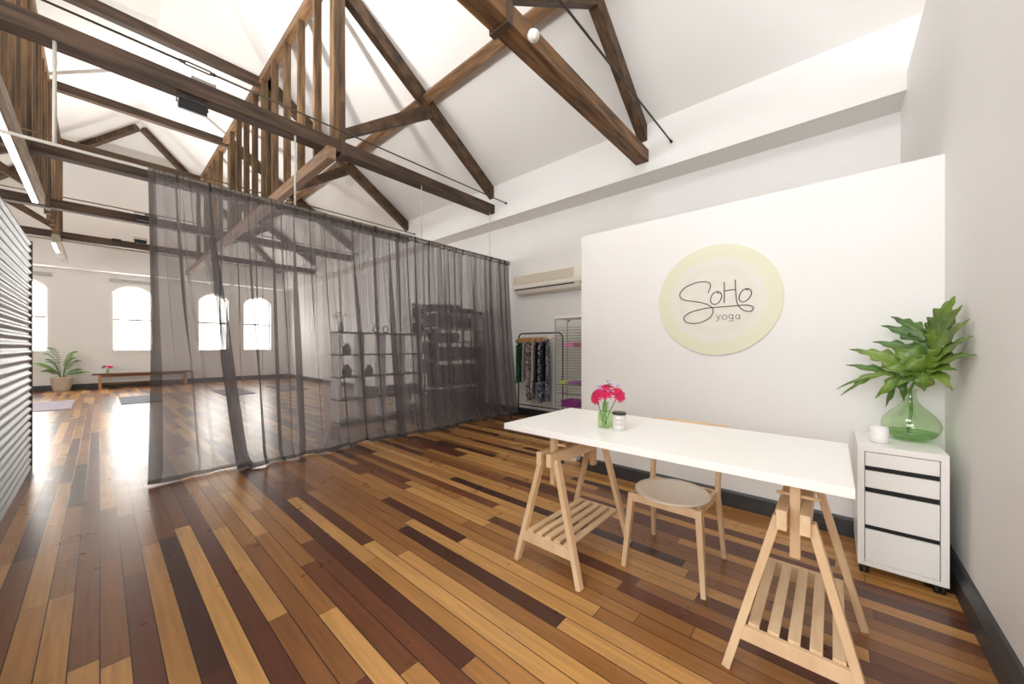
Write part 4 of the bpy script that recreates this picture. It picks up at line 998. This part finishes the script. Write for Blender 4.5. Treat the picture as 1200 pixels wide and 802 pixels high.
bv = bottle_mesh(1.0, 0.16, 17.2, 0.475).build('bottle_vase', green_glass); tag(bv, 'small green bottle vase on the far wooden bench', 'vase')
GB = 'pink flowers on the far bench'
gerbera((0.21, 17.16, 0.69), (0.2, -.6, .7), 0.075, 'pink gerbera upright in the bottle on the far bench', GB, pink, (0.16, 17.2, 0.49))
gerbera((0.08, 17.18, 0.69), (-.4, -.6, .6), 0.06, 'dusky gerbera leaning left in the bottle on the far bench', GB, mat('dusky_petal', (150, 80, 110), 0.6), (0.155, 17.2, 0.49))
for (x0, x1, y0, y1, c, lab) in ((-1.15, -0.40, 12.1, 14.0, (158, 146, 160), 'pale mauve yoga mat on the floor left, toward the palm'),
                                 (0.32, 1.02, 12.1, 13.9, (96, 100, 110), 'dark grey yoga mat on the floor toward the bench'),
                                 (2.2, 2.9, 12.2, 14.0, (112, 108, 116), 'grey yoga mat seen through the curtain, left part'),
                                 (3.6, 4.3, 12.2, 14.0, (98, 96, 104), 'grey yoga mat seen through the curtain near the far right corner')):
    tag(MB().box(x0, x1, y0, y1, 0, 0.012).build('yoga_mat', mat('mat_%d' % c[1], c, 0.7), bevel=0.003), lab, 'yoga mat', 'yoga mats')

# ================================================================== STORAGE BEHIND THE CURTAIN
cube_w = mat('cube_shelf_white', (228, 225, 224), 0.5)
shaded_edge = mat('cube_shelf_shaded_edge', (96, 92, 92), 0.5)  # boards of the white unit, shade on their edges put into the colour
CS = thing('cube_shelf', (3.62, 6.3, 0), 'open cube shelf unit standing behind the curtain', 'shelf unit')
cx0, cx1, cy0, cy1 = 2.62, 4.62, 6.1, 6.46
zs = [0.03, 0.41, 0.79, 1.17, 1.55]
for z in zs: MB().box(cx0, cx1, cy0, cy1, z, z+0.022).build('shelf_board', shaded_edge, CS)
for k in range(6):
    x = cx0+0.4*k*0.999
    MB().box(x, x+0.018 if k < 5 else x+0.002, cy0+0.001, cy1-0.001, 0.0, 1.572).build('divider', cube_w, CS)
fab = mat('dark_fabric', (70, 62, 58), 0.9, noise=.15, nscale=30)
def bin_box(loc, sx, sy, h, label, m=fab):
    T = thing('storage_bin', loc, label, 'storage bin', 'fabric bins behind the curtain')
    x, y, z = loc; mb = MB(); a, b = sx/2, sy/2; w = 0.006
    mb.box(x-a, x+a, y-b, y-b+w, z, z+h).box(x-a, x+a, y+b-w, y+b, z, z+h).box(x-a, x-a+w, y-b+w, y+b-w, z, z+h).box(x+a-w, x+a, y-b+w, y+b-w, z, z+h).box(x-a+w, x+a-w, y-b+w, y+b-w, z, z+w)
    BB = mb.build('bin_body', m, T)
    MB().tube([(x-0.04, y-b-0.004, z+h*0.7), (x, y-b-0.012, z+h*0.66), (x+0.04, y-b-0.004, z+h*0.7)], 0.006, 6).build('pull_tab', m, BB)
bin_box((4.43, 6.28, 1.1925), 0.33, 0.32, 0.22, 'dark fabric bin in the upper right cube of the open shelf')
bin_box((4.43, 6.28, 0.8125), 0.33, 0.32, 0.24, 'dark fabric bin one cube below the upper right bin')
OR = thing('white_flowers', (2.70, 6.25, 1.572), 'vase of white flowers on the left end of the cube shelf', 'flowers')
MB().lathe([(.03, .0), (.05, .03), (.045, .1), (.03, .16), (.035, .17)], (2.70, 6.25, 1.5725)).build('vase', white_satin, OR)
r = random.Random(3)
for k in range(9):
    c = Vector((2.70+r.uniform(-.10, .10), 6.25+r.uniform(-.07, .07), 1.572+r.uniform(.20, .32)))
    mb = MB().tube([(2.70, 6.25, 1.70), c], 0.003, 5)
    for q in range(6):
        th = 2*PI*q/6; d = Vector((math.cos(th), math.sin(th), .4)); sd = Vector((-math.sin(th), math.cos(th), 0))
        mb.add([c, c+d*.02+sd*.015, c+d*.045, c+d*.02-sd*.015], [(0, 1, 2, 3)], True)
    mb.build('bloom', mat('white_bloom', (230, 226, 214), 0.7), OR, auto=False)
for x, lab in ((3.33, 'looped grey ornament on the cube shelf top, left one'), (3.52, 'looped grey ornament on the cube shelf top, right one')):
    mb = MB()
    pts = [(x+0.05*math.cos(q)*(1-0.15*math.sin(q)), 6.25, 1.643+0.06*math.sin(q)) for q in [2*PI*k/20 for k in range(20)]]
    mb.tube(pts, 0.010, 8, closed=True).lathe([(.035, .0005), (.035, .006), (.02, .012)], (x, 6.25, 1.572), 16)
    tag(mb.build('ornament', mat('ornament_grey', (110, 104, 100), 0.5)), lab, 'ornament', 'looped ornaments on the cube shelf')
def jar(loc, s, m, lab):
    tag(MB().lathe([(.05*s, 0.0005), (.075*s, .03*s), (.08*s, .10*s), (.05*s, .16*s), (.035*s, .175*s), (.04*s, .2*s), (.03*s, .2*s)], loc, 20).build('clay_jar', m), lab, 'jar', 'clay jars in the cube shelf')
clay = mat('grey_clay', (120, 110, 104), 0.8)
jar((2.80, 6.25, 1.192), 0.9, clay, 'grey clay jar in the top left cube')
jar((2.80, 6.25, 0.812), 1.0, clay, 'grey clay jar in the cube below the top left one')
jar((3.20, 6.25, 0.812), 0.9, mat('terracotta', (150, 96, 78), 0.8), 'terracotta jar in the second cube column')
for k, (x, z, c) in enumerate(((3.63, 0.432, (196, 196, 204)), (3.20, 0.432, (204, 200, 200)), (4.02, 0.052, (212, 210, 214)), (4.02, 0.432, (200, 196, 196)))):
    lab = ['pale folded towel in the third cube column', 'pale folded towel in the second cube column, lower cube', 'pale folded towel in a bottom cube near the bins', 'pale folded towel below the middle of the fourth cube column'][k]
    o = folded((x, 6.28, z+0.0005), 0.28, 0.28, 0.16, mat('towel_%d' % k, c, 0.9), 'folded_blanket', lab, 4); o['group'] = 'folded towels in the cube shelf'; o['category'] = 'towel'
# small white two-tier shelf on top of the cube shelf
SH = thing('stacked_shelf', (4.30, 6.28, 1.572), 'white two-tier shelf on the right end of the cube shelf', 'shelf')
for z in (1.5725, 1.86, 2.15): MB().box(4.0, 4.60, 6.12, 6.44, z, z+0.02).build('shelf_board', cube_w, SH)
for x in (4.0, 4.19, 4.39, 4.582): MB().box(x, x+0.018, 6.121, 6.439, 1.5925, 2.15).build('divider', cube_w, SH)
blk = mat('charcoal_blanket', (58, 54, 54), 0.95, noise=.2, nscale=25)
blk2 = mat('plum_blanket', (74, 60, 64), 0.95, noise=.2, nscale=25)
for row, z in enumerate((1.593, 1.8805)):
    for k, x in enumerate((4.104, 4.299, 4.495)):
        o = folded((x, 6.28, z), 0.15, 0.27, 0.20, blk if (k+row) % 2 else blk2, 'folded_blanket',
               ['%s blanket stack in the %s of the white two-tier shelf, %s tier' % (('plum', 'charcoal')[(k+row) % 2], ('left third', 'middle third', 'right third')[k], ('lower', 'upper')[row])][0], 4)
        o['group'] = 'blankets in the two-tier shelf'
# tall rack against the side wall, behind the curtain
TR = thing('storage_rack', (4.75, 5.72, 0), 'tall storage rack behind the right end of the curtain', 'storage rack')
tx0, tx1, ty0, ty1 = 4.15, 5.38, 5.50, 5.95
TZ = [0.08, 0.55, 1.05, 1.40, 1.66, 1.95]
for z in TZ: MB().box(tx0, tx1, ty0, ty1, z, z+0.025).build('shelf_board', white_satin if z > 1.5 else mat('rack_grey', (150, 146, 142), 0.5), TR)
for x in (tx0, tx0+0.61, tx1-0.03):
    for y in (ty0+0.002, ty1-0.032): MB().box(x, x+0.03, y, y+0.03, 0, 1.974 if True else 0).build('post', mat('rack_grey', (150, 146, 142), 0.5), TR)
colw = [(4.325, 0.27), (4.60, 0.24), (4.935, 0.26), (5.21, 0.25)]
where = ('far left', 'centre left', 'centre right', 'far right')
for r_, z in enumerate((0.106, 0.576)):
    for k, (x, w) in enumerate(colw):
        bin_box((x, 5.72, z), w, 0.36, 0.38 if r_ else 0.36, 'dark bin on the %s shelf of the tall rack, %s' % (('bottom', 'second')[r_], where[k]))
for k, (x, w) in enumerate(colw):
    bin_box((x, 5.72, 1.076), w, 0.36, 0.24, 'dark bin on the middle shelf of the tall rack, %s' % where[k], mat('dark_green_fabric', (44, 52, 40), 0.9) if k < 2 else fab)
def bolster(c, L, R, label, m):
    mb = MB()
    prof = [(0.0001, -L/2), (R*0.75, -L/2), (R*0.95, -L/2+0.02), (R, -L/2+0.06), (R, L/2-0.06), (R*0.95, L/2-0.02), (R*0.75, L/2), (0.0001, L/2)]
    mb.lathe(prof, (0, 0, 0), 24)
    mb.v = [Vector((c[0]+v.x, c[1]+v.z, c[2]+v.y)) for v in mb.v]
    tag(mb.build('bolster', m), label, 'bolster', 'bolsters in the tall rack')
for k, x in enumerate((4.29, 4.46, 4.63)): bolster((x, 5.72, 1.425+0.082), 0.42, 0.081, 'round dark bolster on the upper-middle rack shelf, %s' % ('left', 'centre', 'right')[k], blk if k != 1 else blk2)
tag(MB().ball((4.27, 5.60, 1.5), 0.001, 4).build('x', blk), 'x', 'x') if False else None
for k, (x, w) in enumerate(((4.33, 0.26), (4.61, 0.25), (4.94, 0.28))):
    o = folded((x, 5.72, 1.6855), w, 0.36, 0.23, (blk, blk2, blk)[k], 'folded_blanket', 'folded dark blankets on the upper rack shelf, %s' % ('left end', 'middle', 'right of the post')[k], 4); o['group'] = 'blankets on the tall rack'
for k, (x, w, h) in enumerate(((4.31, 0.28, 0.15), (4.62, 0.29, 0.17), (4.95, 0.30, 0.12), (5.24, 0.22, 0.08))):
    o = folded((x, 5.72, 1.9755), w, 0.38, h, (blk, blk2, blk, blk)[k], 'folded_blanket', 'folded dark blankets on top of the tall rack, %s' % where[k], 3); o['group'] = 'blankets on the tall rack'
